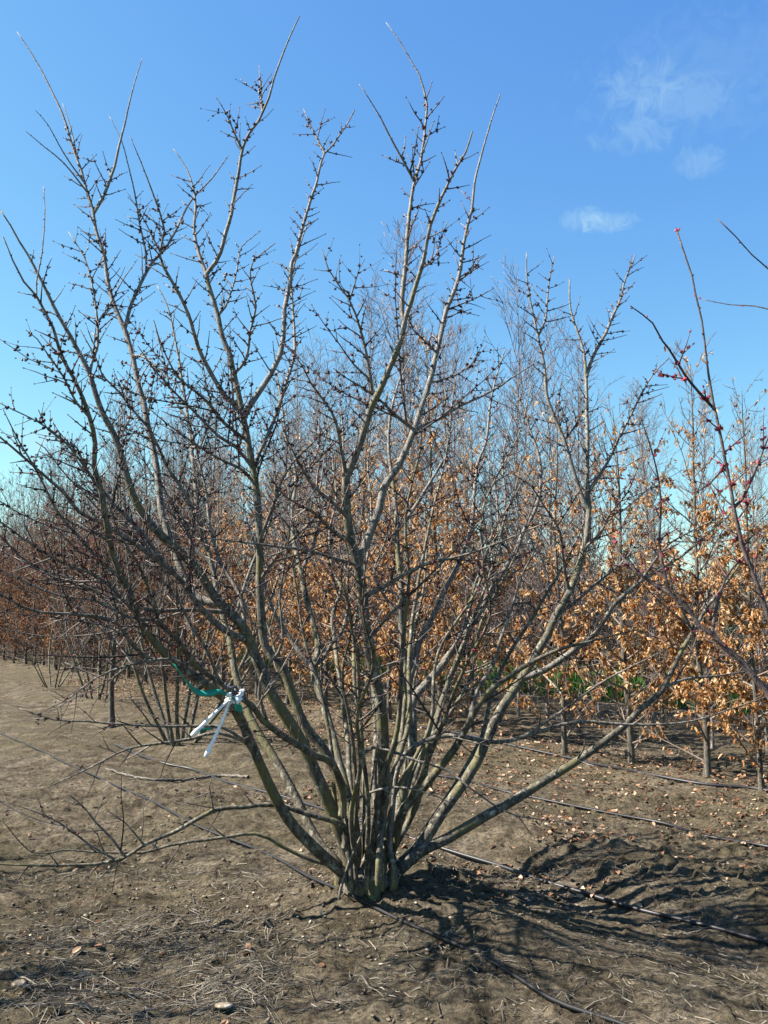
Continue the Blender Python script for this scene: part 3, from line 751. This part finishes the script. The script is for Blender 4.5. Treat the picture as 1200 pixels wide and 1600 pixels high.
# ------------------------------------------------------------------ other bare shrubs of the row
def make_shrub(nst, hgt_, spread, seed, label, name='bare_shrub', mats=(BARK, BRANCH, TWIG, BUD), gap=.12, longp=.18, dense=.5, bs=1.0, rb=.03):
    global R
    keep = R; R = np.random.default_rng(seed)
    o = empty(name, (0, 0, 0))
    tag(o, label, 'shrub')
    for k in range(nst):
        az = 2 * math.pi * (k + .6 * R.random()) / nst
        lean = spread * (.35 + .65 * R.random())
        d = unit(np.array([math.cos(az) * math.sin(lean), math.sin(az) * math.sin(lean), math.cos(lean)]))
        L = hgt_ * (.75 + .35 * R.random())
        q = [np.array([math.cos(az) * .12, math.sin(az) * .12, -.08])]
        for s in range(9):
            d = unit(d + np.array([0, 0, .055]) + .10 * rnd_dir()); q.append(q[-1] + d * L / 9)
        q = smooth_path(q, .1); rr = np.linspace(rb * (.75 + .5 * R.random()), .004, len(q))
        M = MB(); M.tube(q, rr, 8, knob=.1); so = M.build('stem', mats[0], o)
        T, B = MB(), MB()
        dress(q, rr, T, B, .28, gap, long_p=longp, dense=dense, bs=bs, tip_bare=.1)
        for b in range(5):
            kk = int(len(q) * (.25 + .12 * b + .06 * R.random())); t = unit(q[kk] - q[kk - 1])
            dd = side_dir(t, R.random() * 6.28, rad(35 + 12 * R.normal())); l = L * (.5 - .06 * b); bq = [q[kk]]
            for s in range(5):
                dd = unit(dd + np.array([0, 0, .09]) + .12 * rnd_dir()); bq.append(bq[-1] + dd * l / 5)
            bq = smooth_path(bq, .1); br = np.linspace(rr[kk] * .6, .0025, len(bq))
            T.tube(bq, br, 6, rnd=.8)
            dress(bq, br, T, B, .1, gap, long_p=longp, dense=dense, bs=bs, tip_bare=.1)
        tag(T.build('twigs', mats[2], so), kind='stuff'); tag(B.build('buds', mats[3], so, smooth=False), kind='stuff')
    R = keep
    return o

def put(o, x, y, rz=0, s=1.0):
    o.location = (x, y, hgt(x, y) - .02); o.rotation_euler = (0, 0, rz); o.scale = (s, s, s)

g2 = G(283, 1158)
sh2 = make_shrub(8, 3.9, rad(40), 21, 'smaller bare shrub with dark stems and teal tape, behind the big shrub on the left')
put(sh2, g2[0], g2[1])
sh3 = make_shrub(6, 3.4, rad(45), 33, 'bare shrub far down the left row near the left edge of the path', gap=.16, rb=.022)
a = G(150, 1092); put(sh3, a[0], a[1])
c = copy_tree(sh3); a = G(82, 1074); put(c, a[0], a[1], 2.0, .8)
tag(c, 'small low bare shrub at the left by the foot of the brown-leaved trees', 'shrub')
c = copy_tree(sh2); put(c, -5.6, 5.2, 1.2, 1.1)
tag(c, 'bare shrub just outside the left edge of the near soil', 'shrub')
c = copy_tree(sh2); put(c, -3.95, 3.6, 4.0, 1.0)
tag(c, 'bare shrub beside the camera on the left, its twig shadows on the near soil', 'shrub')
# teal scrap of tape on the second shrub
m = MB(); ribbon(m, [P(312, 1142, g2[1] - .3), P(325, 1138, g2[1] - .32), P(337, 1134, g2[1] - .3)], .05)
tag(m.build('plastic_tape', TEAL, origin=P(325, 1138, g2[1] - .3)), 'short teal scrap of tape low on the smaller shrub behind the cord tails', 'tape')
# single trunked sapling on the left
def make_sapling(H, r0, seed, barkm, twigm, first=.6, limbs=26, ang=50, leafy=None, upsweep=.10, limbL=(1.25, .35), sub_gap=.085, leafs=1.0, lsz=1.0, lmat=None, name='tree'):
    """trunk, branches and (leafy) dead leaves; returns the Empty"""
    global R
    keep = R; R = np.random.default_rng(seed)
    o = empty(name, (0, 0, 0))
    d = np.array([0, 0, 1.]); q = [np.array([0, 0, -.08])]
    for s in range(14):
        d = unit(d + .055 * rnd_dir() + np.array([0, 0, .12])); q.append(q[-1] + d * H / 14)
    q = smooth_path(q, .12); s_ = np.linspace(0, 1, len(q)); rr = r0 * (1 - s_) ** .85 + .003
    rr[:3] *= [1.35, 1.2, 1.08]
    Mt = MB(); Mt.tube(q, rr, 9, knob=.12); Mt.build('trunk', barkm, o)
    T, Lf = MB(), MB()
    def leaves_on(path, amount):
        if leafy is None or R.random() < .62: return
        amount = amount * 2.4
        for p, pn in zip(path[:-1], path[1:]):
            z = p[2]
            dens = np.interp(z, leafy[0], leafy[1]) * amount
            k = int(dens) + (R.random() < dens % 1)
            for _ in range(k):
                pos = p + (pn - p) * R.random()
                dd = unit(np.array([0, 0, -.85]) + .65 * rnd_dir() + .3 * unit(pn - p))
                Lf.leaf(pos, dd, rnd_dir(), (.032 + .065 * R.random()) * lsz, (.009 + .007 * R.random()) * lsz, R.normal() * .7, R.random())
    for k in range(limbs):
        f = first / H + (1 - first / H) * ((k + .5 * R.random()) / limbs)
        i_ = min(int(f * (len(q) - 1)), len(q) - 2); t = unit(q[i_ + 1] - q[i_])
        az = k * 2.4 + R.normal() * .4
        an = rad(ang * (1.15 - .4 * f) + 8 * R.normal())
        dd = unit(np.array([math.cos(az) * math.sin(an), math.sin(az) * math.sin(an), math.cos(an)]))
        l = (limbL[0] * (1 - f) + limbL[1] * f) * (.7 + .6 * R.random())
        bq = [q[i_]]
        for s in range(5):
            dd = unit(dd + np.array([0, 0, upsweep]) + .15 * rnd_dir()); bq.append(bq[-1] + dd * l / 5)
        bq = smooth_path(bq, .09); br = np.linspace(min(rr[i_] * .5, .016), .0028, len(bq))
        T.tube(bq, br, 5, rnd=.35 + .6 * R.random())
        leaves_on(bq, leafs)
        u = 1
        while u < len(bq) - 1:
            t2 = unit(bq[u + 1] - bq[u])
            d2 = side_dir(t2, R.random() * 6.28, rad(38 + 10 * R.normal())); l2 = l * (.2 + .35 * R.random()) * (1.1 - .6 * u / len(bq))
            sq = [bq[u]]
            for s in range(3):
                d2 = unit(d2 + np.array([0, 0, upsweep]) + .18 * rnd_dir()); sq.append(sq[-1] + d2 * l2 / 3)
            T.tube(sq, np.linspace(.0042, .002, 4), 4, rnd=R.random())
            leaves_on(np.array(sq), leafs * 1.6)
            for s in (1, 2):
                if R.random() < .8:
                    d3 = side_dir(unit(np.array(sq[s + 1]) - sq[s]), R.random() * 6.28, rad(40)); l3 = l2 * (.3 + .3 * R.random())
                    e = sq[s] + unit(d3 + np.array([0, 0, .2])) * l3
                    T.tube([sq[s], (sq[s] + e) / 2 + .03 * l3 * rnd_dir(), e], [.003, .0024, .0016], 3, rnd=R.random())
                    leaves_on(np.array([sq[s], e]), leafs * 1.8)
            u += max(1, int(sub_gap * (1 + R.random()) / .09 + .5))
    T.build('branches', twigm, o)
    if Lf.n: Lf.build('leaves', lmat or LEAF, o, smooth=False)
    R = keep
    return o

sap = make_sapling(3.6, .045, 61, OAKBARK, TWIG, 1.0, 22, 45, name='sapling')
tag(sap, 'thin straight sapling with a dark bare trunk beside the smaller shrub on the left', 'tree')
a = G(175, 1137); put(sap, a[0], a[1])

# oaks that keep their brown leaves
LZ = [0, .3, .6, 1.2, 2.0, 2.7, 3.6, 4.5]; LA = [0, .2, 1.0, 2.7, 2.8, 2.0, .8, .1]
oaks = [make_sapling(H, r, sd, OAKBARK, OAKTWIG, .28, nl, 62, (LZ, [v * am for v in LA]), .11, (1.15, .55), .08, 1.0, name='oak_tree')
        for H, r, sd, nl, am in ((5.2, .036, 101, 54, .98), (4.8, .041, 102, 54, .72), (5.4, .034, 103, 54, 1.08), (4.7, .033, 104, 50, .6), (5.0, .038, 105, 54, .92))]
bare_oaks = [make_sapling(H, r, sd, OAKBARK, REDDISH, .25, nl, 60, (LZ, [v * am for v in LA]), .11, (1.2, .7), .07, 1.0, lmat=DARKLEAF, name='oak_tree')
        for H, r, sd, nl, am in ((5.9, .036, 111, 62, .52), (6.3, .040, 112, 62, .40))]
ORD = ['first', 'second', 'third', 'fourth', 'fifth', 'sixth', 'seventh', 'eighth', 'ninth', 'tenth']
used = set()
def place(protos, k, x, y, s, rz):
    key = id(protos[k])
    o = protos[k] if key not in used else copy_tree(protos[k])
    used.add(key)
    put(o, x, y, rz, s)
    return o

near = [G(1190, 1232), G(1105, 1212), G(988, 1193), G(882, 1178)]
spots = [(p[0], p[1]) for p in near]
t = 4.2
while t < 54:
    n_ = 4.98 + .12 * R.normal() - .03 * max(0, t - 10); spots.append(row_pt(n_, t)); t += 1.0 + .2 * R.normal()
spots.insert(0, row_pt(5.05, -1.4))
nearlab = {0: 'brown-leaved oak half out of frame at the right edge', 1: 'brown-leaved oak with the trunk closest to the right edge, above the hose',
           2: 'tan-leaved oak with pale blotched trunk, standing second in from the right edge', 3: 'stout-trunked oak with tan leaves behind the end of the lowest right limb',
           4: 'slim oak with brown leaves just left of the stout-trunked one'}
for k, (x, y) in enumerate(spots):
    far_left = 600 + F * x / y < 330 and R.random() < .9
    o = place(bare_oaks if far_left else oaks, int(R.integers(2)) if far_left else ([1, 2, 0, 1, 3, 4, 0, 2][k] if k < 8 else int(R.integers(5))), x, y, (.92 + .2 * R.random()) * (.74 if k < 3 else .86 if k < 6 else 1.12 if far_left else 1), R.random() * 6.28)
    px = 600 + F * x / y
    if k in nearlab: lab = nearlab[k]
    elif k < 15: lab = f'brown-leaved oak, {ORD[k - 5]} trunk left of the slim one in the front row'
    elif px > 330: lab = 'brown-leaved oak in the front row seen behind the stems of the big shrub'
    elif px > 120: lab = 'rusty-brown oak of the front row behind the smaller shrub on the left'
    else: lab = 'rusty-brown oak at the far left end of the front row, merged with its neighbours'
    tag(o, lab, 'tree', 'brown-leaved oaks in the front row')

# taller pale bare trees behind them
slim = [make_sapling(H, r, sd, PALEBARK, PALETWIG, .8, nl, 34, None, .05, (1.6, .7), .075, name='bare_tree')
        for H, r, sd, nl in ((6.6, .027, 201, 70), (5.9, .024, 202, 66), (7.0, .029, 203, 74), (6.3, .026, 204, 68))]
for o in slim: pass
cnt = 0
for n0, t0, t1, gap_, lab in ((7.3, .5, 62, .92, 'pale slender bare tree just behind the oaks'), (9.7, -1, 74, 1.5, 'pale slender bare tree in the second row back'), (12.3, 16, 90, 1.9, 'pale slender bare tree in the rearmost row, at the left')):
    t = t0
    while t < t1:
        x, y = row_pt(n0 + .2 * R.normal(), t)
        px = 600 + F * x / y
        if -150 < px < 1350:
            o = place(slim, int(R.integers(4)), x, y, (.82 + .3 * R.random()) * float(np.interp(t, [0, 3, 8, 25], [.54, .66, 1.24, 1.05])) * (.95 if px < 500 else 1), R.random() * 6.28)
            tag(o, lab + (', rising into the sky right of centre' if px > 640 else (', seen through the big shrub' if px > 330 else ', in the left background')) if n0 < 12 else lab, 'tree', 'pale bare trees in the rows behind')
            cnt += 1
        t += gap_ * (.75 + .5 * R.random())
oak2 = [o for o in oaks]
t = 1.0
while t < 70:
    x, y = row_pt(8.4 + .3 * R.normal(), t); px = 600 + F * x / y
    if -120 < px < 1350:
        o = copy_tree(oaks[int(R.integers(5))] if px > 330 else bare_oaks[int(R.integers(2))]); put(o, x, y, R.random() * 6.28, (.8 + .25 * R.random()) * float(np.interp(t, [1, 8], [.68, 1])))
        tag(o, 'brown-leaved oak standing among the pale trees ' + ('on the right' if px > 640 else ('behind the big shrub' if px > 330 else 'in the left background')), 'tree', 'brown-leaved oaks among the pale trees')
    t += (2.2 if px > 560 else 1.4) * (.7 + .6 * R.random())
print('slim', cnt)

# dark evergreen bushes and grass beyond
def make_bush(H, W, seed, leafm, name='evergreen_bush'):
    global R
    keep = R; R = np.random.default_rng(seed)
    o = empty(name, (0, 0, 0)); T, Lf = MB(), MB()
    tips = []
    for k in range(46):
        az = R.random() * 6.28; an = rad(8 + 52 * R.random())
        d = np.array([math.cos(az) * math.sin(an), math.sin(az) * math.sin(an), math.cos(an)])
        l = min(H / max(d[2], .3), 1.05 * H) * (.55 + .45 * R.random()); q = [np.array([.1 * d[0], .1 * d[1], -.05])]
        for s in range(5):
            d = unit(d + .16 * rnd_dir()); q.append(q[-1] + d * l / 5 * np.array([W / H * 1.2, W / H * 1.2, 1]))
        q = smooth_path(q, .15); T.tube(q, np.linspace(.018, .004, len(q)), 4)
        for p in q[2:]:
            for _ in range(3):
                c = p + rnd_dir() * .22 * R.random()
                for _ in range(6):
                    Lf.leaf(c + rnd_dir() * .12 * R.random(), rnd_dir(), rnd_dir(), .07 + .05 * R.random(), .014 + .008 * R.random(), .2, R.random())
    T.build('branches', OAKTWIG, o); Lf.build('foliage', leafm, o, smooth=False)
    R = keep
    return o
bushes = [make_bush(3.6, 1.9, 301, EVERG), make_bush(3.1, 2.1, 302, EVERG), make_bush(3.9, 1.8, 303, EVERG)]
t = 1.0
while t < 40:
    x, y = row_pt(17 + .5 * R.normal(), t); px = 600 + F * x / y
    if px < 1350:
        o = place(bushes, int(R.integers(3)), x, y, .85 + .3 * R.random(), R.random() * 6.28)
        tag(o, 'dark green evergreen bush beyond the grass ' + ('at the right edge' if px > 1080 else ('seen between the oak trunks right of centre' if px > 640 else 'behind the big shrub')), 'bush', 'evergreen bushes beyond the grass')
    t += 1.7 * (.8 + .4 * R.random())
ob = make_bush(3.9, 1.6, 305, PALELEAF, 'silvery_bush'); x, y = 10.0, 22.5
put(ob, x, y); tag(ob, 'pale silvery bush among the dark evergreens at the right edge', 'bush')

m = MB()
for k in range(26000):
    n_ = 10.6 + 5.2 * R.random() ** .8; t = -2 + 42 * R.random() ** 1.2
    x, y = row_pt(n_, t)
    if vnoise(np.array([x * .35]), np.array([y * .35]), 44)[0] < .28: continue
    z = hgt(x, y); h = .18 + .24 * R.random(); a = R.random() * 6.28; w = .028
    b = np.array([x, y, z - .01]); s = np.array([math.cos(a), math.sin(a), 0]) * w; e = np.array([R.normal() * .09, R.normal() * .09, h])
    m.add(np.array([b - s, b + s, b + s * .6 + e * .6, b - s * .6 + e * .6, b + e * 1.1]), [[0, 1, 2, 3]]); m.f.append(np.array([[m.n - 2, m.n - 3, m.n - 1]])); m.r.append(m.r[-1][:1])
tag(m.build('grass', GREEN, smooth=False), 'bright green grass strip behind the rows of trees', 'grass', kind='stuff')

# distant wood that closes the horizon
m = MB()
for k in range(5200):
    x = -150 + 300 * R.random(); y = 96 + 26 * R.random() + .12 * abs(x)
    H = 4.5 + 3.5 * vnoise(np.array([x * .12]), np.array([y * .1]), 71)[0] + 1.2 * R.random()
    z = -.3
    b = np.array([x, y, z]); e = np.array([R.normal() * .7, R.normal() * .7, H])
    m.tube([b, b + e * .5 + .2 * rnd_dir(), b + e], [.09, .06, .015], 3, rnd=R.random())
    for s in range(7):
        p = b + e * (.2 + .7 * R.random()); m.tube([p, p + np.array([R.normal() * .9, R.normal() * .9, .6 + R.random()])], [.035, .012], 3, rnd=R.random())
tag(m.build('distant_wood', OAKTWIG), 'low grey-brown wood along the horizon behind the nursery rows', 'wood', kind='stuff')

# ------------------------------------------------------------------ hoses
def hose(px, r, mat, label, lift=.0):
    pts = np.array([G(*p) for p in px]); q = smooth_path(pts, .10)
    z = height(q[:, 0], q[:, 1])
    for _ in range(14):
        z[1:-1] = (z[:-2] + z[1:-1] + z[2:]) / 3
        z[1:-1] = np.maximum(z[1:-1], height(q[1:-1, 0], q[1:-1, 1]) - .02)
    for _ in range(2):
        z[1:-1] = (z[:-2] + z[1:-1] + z[2:]) / 3
        q[1:-1, :2] = (q[:-2, :2] + q[1:-1, :2] * 2 + q[2:, :2]) / 4
    q[:, 2] = z + r * .9 + lift
    m = MB(); m.tube(q, np.full(len(q), r), 9)
    c = q[len(q) // 2]
    return tag(m.build('drip_hose', mat, origin=c), label, 'hose', 'drip irrigation hoses')
hose([(1060, 1645), (970, 1600), (880, 1565), (800, 1528), (700, 1480), (620, 1437), (560, 1408), (500, 1383), (440, 1352), (380, 1325), (340, 1308), (300, 1290), (250, 1262), (200, 1238), (150, 1216), (100, 1193), (50, 1170), (-30, 1135)], .0098, DUSTYHOSE, 'dusty black drip hose running past the foot of the big shrub to the bottom edge')
hose([(1280, 1497), (1200, 1477), (1100, 1450), (1000, 1425), (900, 1393), (850, 1378), (780, 1355), (690, 1328), (640, 1310), (560, 1283), (480, 1260), (400, 1235), (350, 1222), (300, 1205), (250, 1190), (180, 1165)], .0125, HOSE, 'black drip hose crossing the shadow of the big shrub at the right')
hose([(1280, 1347), (1200, 1328), (1100, 1305), (1040, 1290), (950, 1272), (850, 1250), (780, 1236), (700, 1218), (640, 1206)], .0125, HOSE, 'black drip hose on the bare soil between the shrub shadow and the oak row')
hose([(1290, 1262), (1190, 1242), (1100, 1227), (1000, 1210), (950, 1200), (880, 1185), (800, 1166), (720, 1150), (600, 1125)], .0145, HOSE, 'farthest black drip hose, along the foot of the oak trunks')

# ------------------------------------------------------------------ litter on the soil
m = MB()
def flat_leaf(x, y, s):
    z = hgt(x, y); a = R.random() * 6.28
    m.leaf(np.array([x, y, z + .008]), unit(np.array([math.cos(a), math.sin(a), .3 * R.normal()])), unit(np.array([.5 * R.normal(), .5 * R.normal(), 1])), s, s * .28, R.normal() * .5, R.random())
for k in range(9000):
    n_ = 4.55 + .95 * R.normal(); t = -2.5 + 22 * R.random(); x, y = row_pt(n_, t); flat_leaf(x, y, .026 + .032 * R.random())
for k in range(1500):
    n_ = 1.9 + .45 * R.normal(); t = -1.2 + 3.6 * R.random(); x, y = row_pt(n_, t)
    if vnoise(np.array([x * 1.3]), np.array([y * 1.3]), 55)[0] > .5: flat_leaf(x, y, .028 + .03 * R.random())
for k in range(600):
    x = -4 + 7 * R.random(); y = 2.6 + 9 * R.random()
    if vnoise(np.array([x * .9]), np.array([y * .9]), 56)[0] > .45: flat_leaf(x, y, .025 + .03 * R.random())
tag(m.build('leaf_litter', LITTER, smooth=False), 'dry tan leaves scattered over the soil', 'leaf litter', kind='stuff')

m = MB()
for k in range(12000):
    if k < 9500: x = -2.6 + 4.4 * R.random() ** 1.2; y = 2.7 + 3.4 * R.random()
    else: x = -5 + 9 * R.random(); y = 3.5 + 7 * R.random()
    if vnoise(np.array([x * 1.6]), np.array([y * 1.6]), 57)[0] < .48: continue
    l = .02 + .11 * R.random() ** 2.2; a = R.random() * 6.28; d = np.array([math.cos(a), math.sin(a), 0]) * l
    p0 = np.array([x, y, 0]) - d / 2; p1 = np.array([x, y, 0]) + .12 * l * rnd_dir(); p2 = np.array([x, y, 0]) + d / 2
    for p in (p0, p1, p2): p[2] = hgt(p[0], p[1]) + .004 + .006 * R.random()
    r = .0008 + .0018 * R.random() ** 1.5
    m.tube([p0, p1, p2], [r, r, r * .7], 4, rnd=R.random())
for k in range(2600):
    g = G(30 + 420 * R.random(), 1425 + 170 * R.random()) if k % 10 == 0 else g
    x, y = g[0] + .10 * R.normal(), g[1] + .10 * R.normal()
    l = .03 + .15 * R.random() ** 2; a = .5 + .7 * R.normal(); d = np.array([math.cos(a), math.sin(a), 0]) * l
    p0 = np.array([x, y, 0]) - d / 2; p1 = np.array([x, y, 0]) + .1 * l * rnd_dir(); p2 = np.array([x, y, 0]) + d / 2
    zz = height(np.array([p0[0], p1[0], p2[0]]), np.array([p0[1], p1[1], p2[1]])) + .004 + .008 * R.random(3)
    p0[2], p1[2], p2[2] = zz
    r = .0008 + .0016 * R.random() ** 1.5
    m.tube([p0, p1, p2], [r, r, r * .7], 4, rnd=.35 + .65 * R.random())
tag(m.build('twig_litter', STRAW), 'fine dry straw and twig bits over the near soil', 'twig litter', kind='stuff')

m = MB()
nc = 30000
cx_ = -3 + 6.4 * R.random(nc); cy_ = 2.55 + 5.6 * R.random(nc) ** 1.3; ch_ = height(cx_, cy_)
ck_ = vnoise(cx_ * 1.2, cy_ * 1.2, 58) * .6 + vnoise(cx_ * 5, cy_ * 5, 59) * .4
for k in np.nonzero(ck_ > .46)[0]:
    x, y, z = cx_[k], cy_[k], ch_[k]
    s = .003 + .014 * R.random() ** 4
    v = np.array([[-1, 0, 0], [1, 0, 0], [0, -1, 0], [0, 1, 0], [0, 0, -.7], [0, 0, .75], [.6, .6, .4], [-.6, -.5, .45]]) * s * (.55 + .8 * R.random((8, 1))) * [1, 1, .7]
    v = v @ np.array([[math.cos(k), math.sin(k), 0], [-math.sin(k), math.cos(k), 0], [0, 0, 1]]) + [x, y, z + s * .2]
    m.add(v, [[5, 6, 3], [5, 3, 0], [5, 0, 7], [5, 7, 2], [5, 2, 1], [5, 1, 6], [4, 3, 1], [4, 0, 3], [4, 2, 0], [4, 1, 2], [6, 1, 3], [7, 0, 2]])
tag(m.build('soil_crumbs', STONE, smooth=True), 'small clods and grit on the near soil', 'soil crumbs', kind='stuff')

# a few bigger single pieces lying about
def lump(px, py, s, label, rnd, sq=.6):
    g = G(px, py); m = MB()
    th = np.linspace(0, 2 * math.pi, 10, endpoint=False); rings = []
    for e in (-1.1, -.6, 0, .55, 1.0, 1.45):
        rings.append(np.stack([np.cos(th) * math.cos(e) * 1.3, np.sin(th) * math.cos(e), np.full(10, math.sin(e) * sq)], -1))
    v = np.concatenate(rings) * s * (1 + .22 * (R.random((60, 1)) - .5))
    i = np.arange(5)[:, None] * 10; j = np.arange(10)[None, :]
    m.add(v + g + [0, 0, s * .2], np.stack([i + j, i + (j + 1) % 10, i + 10 + (j + 1) % 10, i + 10 + j], -1).reshape(-1, 4), rnd)
    m.add(np.concatenate([rings[-1] * s]) + g + [0, 0, s * .2], [list(range(10))], rnd)
    return tag(m.build('stone', STONE, origin=g), label, 'stone')
lump(443, 1353, .022, 'small whitish stone beside the dusty hose left of the big shrub', 1.0)
lump(828, 1541, .016, 'small grey stone touching the near hose right of the big shrub', .95)
lump(430, 1416, .022, 'brown clod on the near soil left of the foot of the big shrub', .8)
lump(700, 1420, .018, 'pale pebble in the shadow just right of the foot of the big shrub', .97)
lump(350, 1573, .03, 'pale flat stone near the bottom edge', .93, .35)
lump(30, 1540, .03, 'light brown clod at the bottom left corner', .9)

def fallen(pxs, r, label, mat=BRANCH, lift=.012):
    pts = np.array([G(*p) for p in pxs]); q = smooth_path(pts, .05); zz = height(q[:, 0], q[:, 1]) + r
    for _ in range(6): zz[1:-1] = np.maximum((zz[:-2] + zz[1:-1] + zz[2:]) / 3, height(q[1:-1, 0], q[1:-1, 1]))
    q[:, 2] = zz; q[1:-1] += .004 * R.normal(size=(len(q) - 2, 3))
    m = MB(); m.tube(q, np.linspace(r, r * .45, len(q)), 7, knob=.2)
    for k in range(3, len(q) - 1, 4):
        d = side_dir(unit(q[k] - q[k - 1]), R.random() * 6.28, rad(45)); d[2] = abs(d[2]) * .6
        m.tube([q[k], q[k] + d * (.03 + .07 * R.random())], [r * .5, r * .3], 5)
    c = q[len(q) // 2]
    return tag(m.build('fallen_branch', mat, origin=c), label, 'branch')
fallen([(388, 1216), (350, 1214), (320, 1217), (280, 1220), (240, 1219), (200, 1213), (165, 1203)], .016, 'grey lichen-covered branch lying on the soil at the left')
fallen([(297, 1398), (306, 1420), (318, 1445), (345, 1458), (400, 1455)], .005, 'thin dark curved twig lying on the near soil left of the shrub', TWIG)
fallen([(105, 1462), (135, 1482), (165, 1495), (200, 1520)], .0035, 'thin stick lying on the soil at the lower left', STRAW)
fallen([(200, 1540), (250, 1556), (300, 1580), (345, 1592)], .003, 'long thin straw-coloured stem at the bottom, left of centre', STRAW)
fallen([(555, 1520), (580, 1545), (600, 1560)], .005, 'short pale stick at the bottom, near the middle', STRAW)
fallen([(500, 1378), (470, 1395), (440, 1405)], .005, 'short pale stick leaning out from the left foot of the shrub', STRAW)
fallen([(0, 1516), (40, 1530), (75, 1545), (105, 1545)], .005, 'thin grey stick at the bottom left corner', STRAW)

# ------------------------------------------------------------------ light
TOSUN = Vector((-.995, .03, 0)).normalized()
EL = rad(44)
tos = Vector((TOSUN.x * math.cos(EL), TOSUN.y * math.cos(EL), math.sin(EL)))
sd = bpy.data.lights.new('Sun', 'SUN'); sd.energy = 5.0; sd.angle = rad(.53); sd.color = (1, .93, .82)
so = bpy.data.objects.new('sun', sd); COL.objects.link(so); so.rotation_euler = tos.to_track_quat('Z', 'Y').to_euler()

w = bpy.data.worlds.new('World'); scene.world = w; w.use_nodes = True
nt = w.node_tree; bg = nt.nodes['Background']
sky = N(nt, 'ShaderNodeTexSky', sky_type='NISHITA'); sky.sun_disc = False; sky.sun_elevation = EL
sky.sun_rotation = math.atan2(TOSUN.x, TOSUN.y); sky.altitude = 100; sky.air_density = 1.0; sky.dust_density = .4; sky.ozone_density = 1.6
mu = N(nt, 'ShaderNodeMix', data_type='RGBA', blend_type='MULTIPLY'); mu.inputs[0].default_value = 1; mu.inputs[7].default_value = (.8, 1.1, 1.25, 1)
nt.links.new(sky.outputs[0], mu.inputs[6])
sp_ = N(nt, 'ShaderNodeSeparateColor'); nt.links.new(mu.outputs[2], sp_.inputs[0]); cb = N(nt, 'ShaderNodeCombineColor')
for ch, (g_, k_) in enumerate(((1.15, .66), (.97, .79), (.42, 1.92))):
    p_ = N(nt, 'ShaderNodeMath', operation='POWER'); p_.inputs[1].default_value = g_; nt.links.new(sp_.outputs[ch], p_.inputs[0])
    q_ = N(nt, 'ShaderNodeMath', operation='MULTIPLY'); q_.inputs[1].default_value = k_; nt.links.new(p_.outputs[0], q_.inputs[0]); nt.links.new(q_.outputs[0], cb.inputs[ch])
col = cb.outputs[0]
geo = N(nt, 'ShaderNodeTexCoord')
def vm(op, a, b=None):
    n = N(nt, 'ShaderNodeVectorMath', operation=op)
    for s, v in ((0, a), (1, b)):
        if v is None: continue
        if isinstance(v, (tuple, list, np.ndarray)): n.inputs[s].default_value = tuple(float(c) for c in v)
        else: nt.links.new(v, n.inputs[s])
    return n
def mt(op, a, b=None, cl=False):
    n = N(nt, 'ShaderNodeMath', operation=op); n.use_clamp = cl
    for s, v in ((0, a), (1, b)):
        if v is None: continue
        if isinstance(v, (int, float)): n.inputs[s].default_value = v
        else: nt.links.new(v, n.inputs[s])
    return n.outputs[0]
dirv = geo.outputs['Generated']
nz = noise(nt, 46, 8, .68, dirv, 1.0); nz2 = noise(nt, 9, 4, .6, dirv)
total = None
for (cx, cy, sx, sy, st) in ((1095, 120, 170, 85, .10), (1000, 132, 60, 36, .18), (1080, 150, 60, 32, .14), (990, 214, 60, 24, .16), (1092, 254, 40, 24, .22), (908, 343, 34, 19, .38), (948, 348, 44, 17, .40), (60, 690, 60, 25, .45)):
    c = unit(ray(cx, cy)); up = np.array([0, 0, 1.]); rt = unit(np.cross(c, up)); u2 = np.cross(rt, c)
    d = vm('SUBTRACT', dirv, c).outputs[0]
    a = mt('DIVIDE', vm('DOT_PRODUCT', d, rt).outputs['Value'], sx / F); b_ = mt('DIVIDE', vm('DOT_PRODUCT', d, u2).outputs['Value'], sy / F)
    r2 = mt('ADD', mt('MULTIPLY', a, a), mt('MULTIPLY', b_, b_))
    r2 = mt('ADD', r2, mt('MULTIPLY', mt('SUBTRACT', nz.outputs[0], .5), 3.6))
    mk = mt('MULTIPLY', mt('SUBTRACT', 1.0, r2, True), st)
    total = mk if total is None else mt('ADD', total, mk)
total = mt('MULTIPLY', total, mt('ADD', .55, nz2.outputs[0]), True)
cm = N(nt, 'ShaderNodeMix', data_type='RGBA'); nt.links.new(mt('MULTIPLY', total, .66), cm.inputs[0]); nt.links.new(col, cm.inputs[6]); cm.inputs[7].default_value = (2.5, 3.6, 4.0, 1)
nt.links.new(cm.outputs[2], bg.inputs[0]); bg.inputs[1].default_value = .065

# ------------------------------------------------------------------ camera and view
cd = bpy.data.cameras.new('Camera'); cam = bpy.data.objects.new('Camera', cd); COL.objects.link(cam)
cd.sensor_fit = 'VERTICAL'; cd.sensor_height = 24; cd.sensor_width = 18; cd.lens = 24 * F / 1600
cd.clip_start = .05; cd.clip_end = 3000
cam.location = (0, 0, CAMZ); cam.rotation_euler = (rad(90) + PITCH, 0, 0)
scene.camera = cam
scene.view_settings.view_transform = 'Standard'; scene.view_settings.look = 'None'; scene.view_settings.exposure = 1.92; scene.view_settings.gamma = 1
scene.render.resolution_x = 768; scene.render.resolution_y = 1024
scene.cycles.max_bounces = 5; scene.cycles.transparent_max_bounces = 4
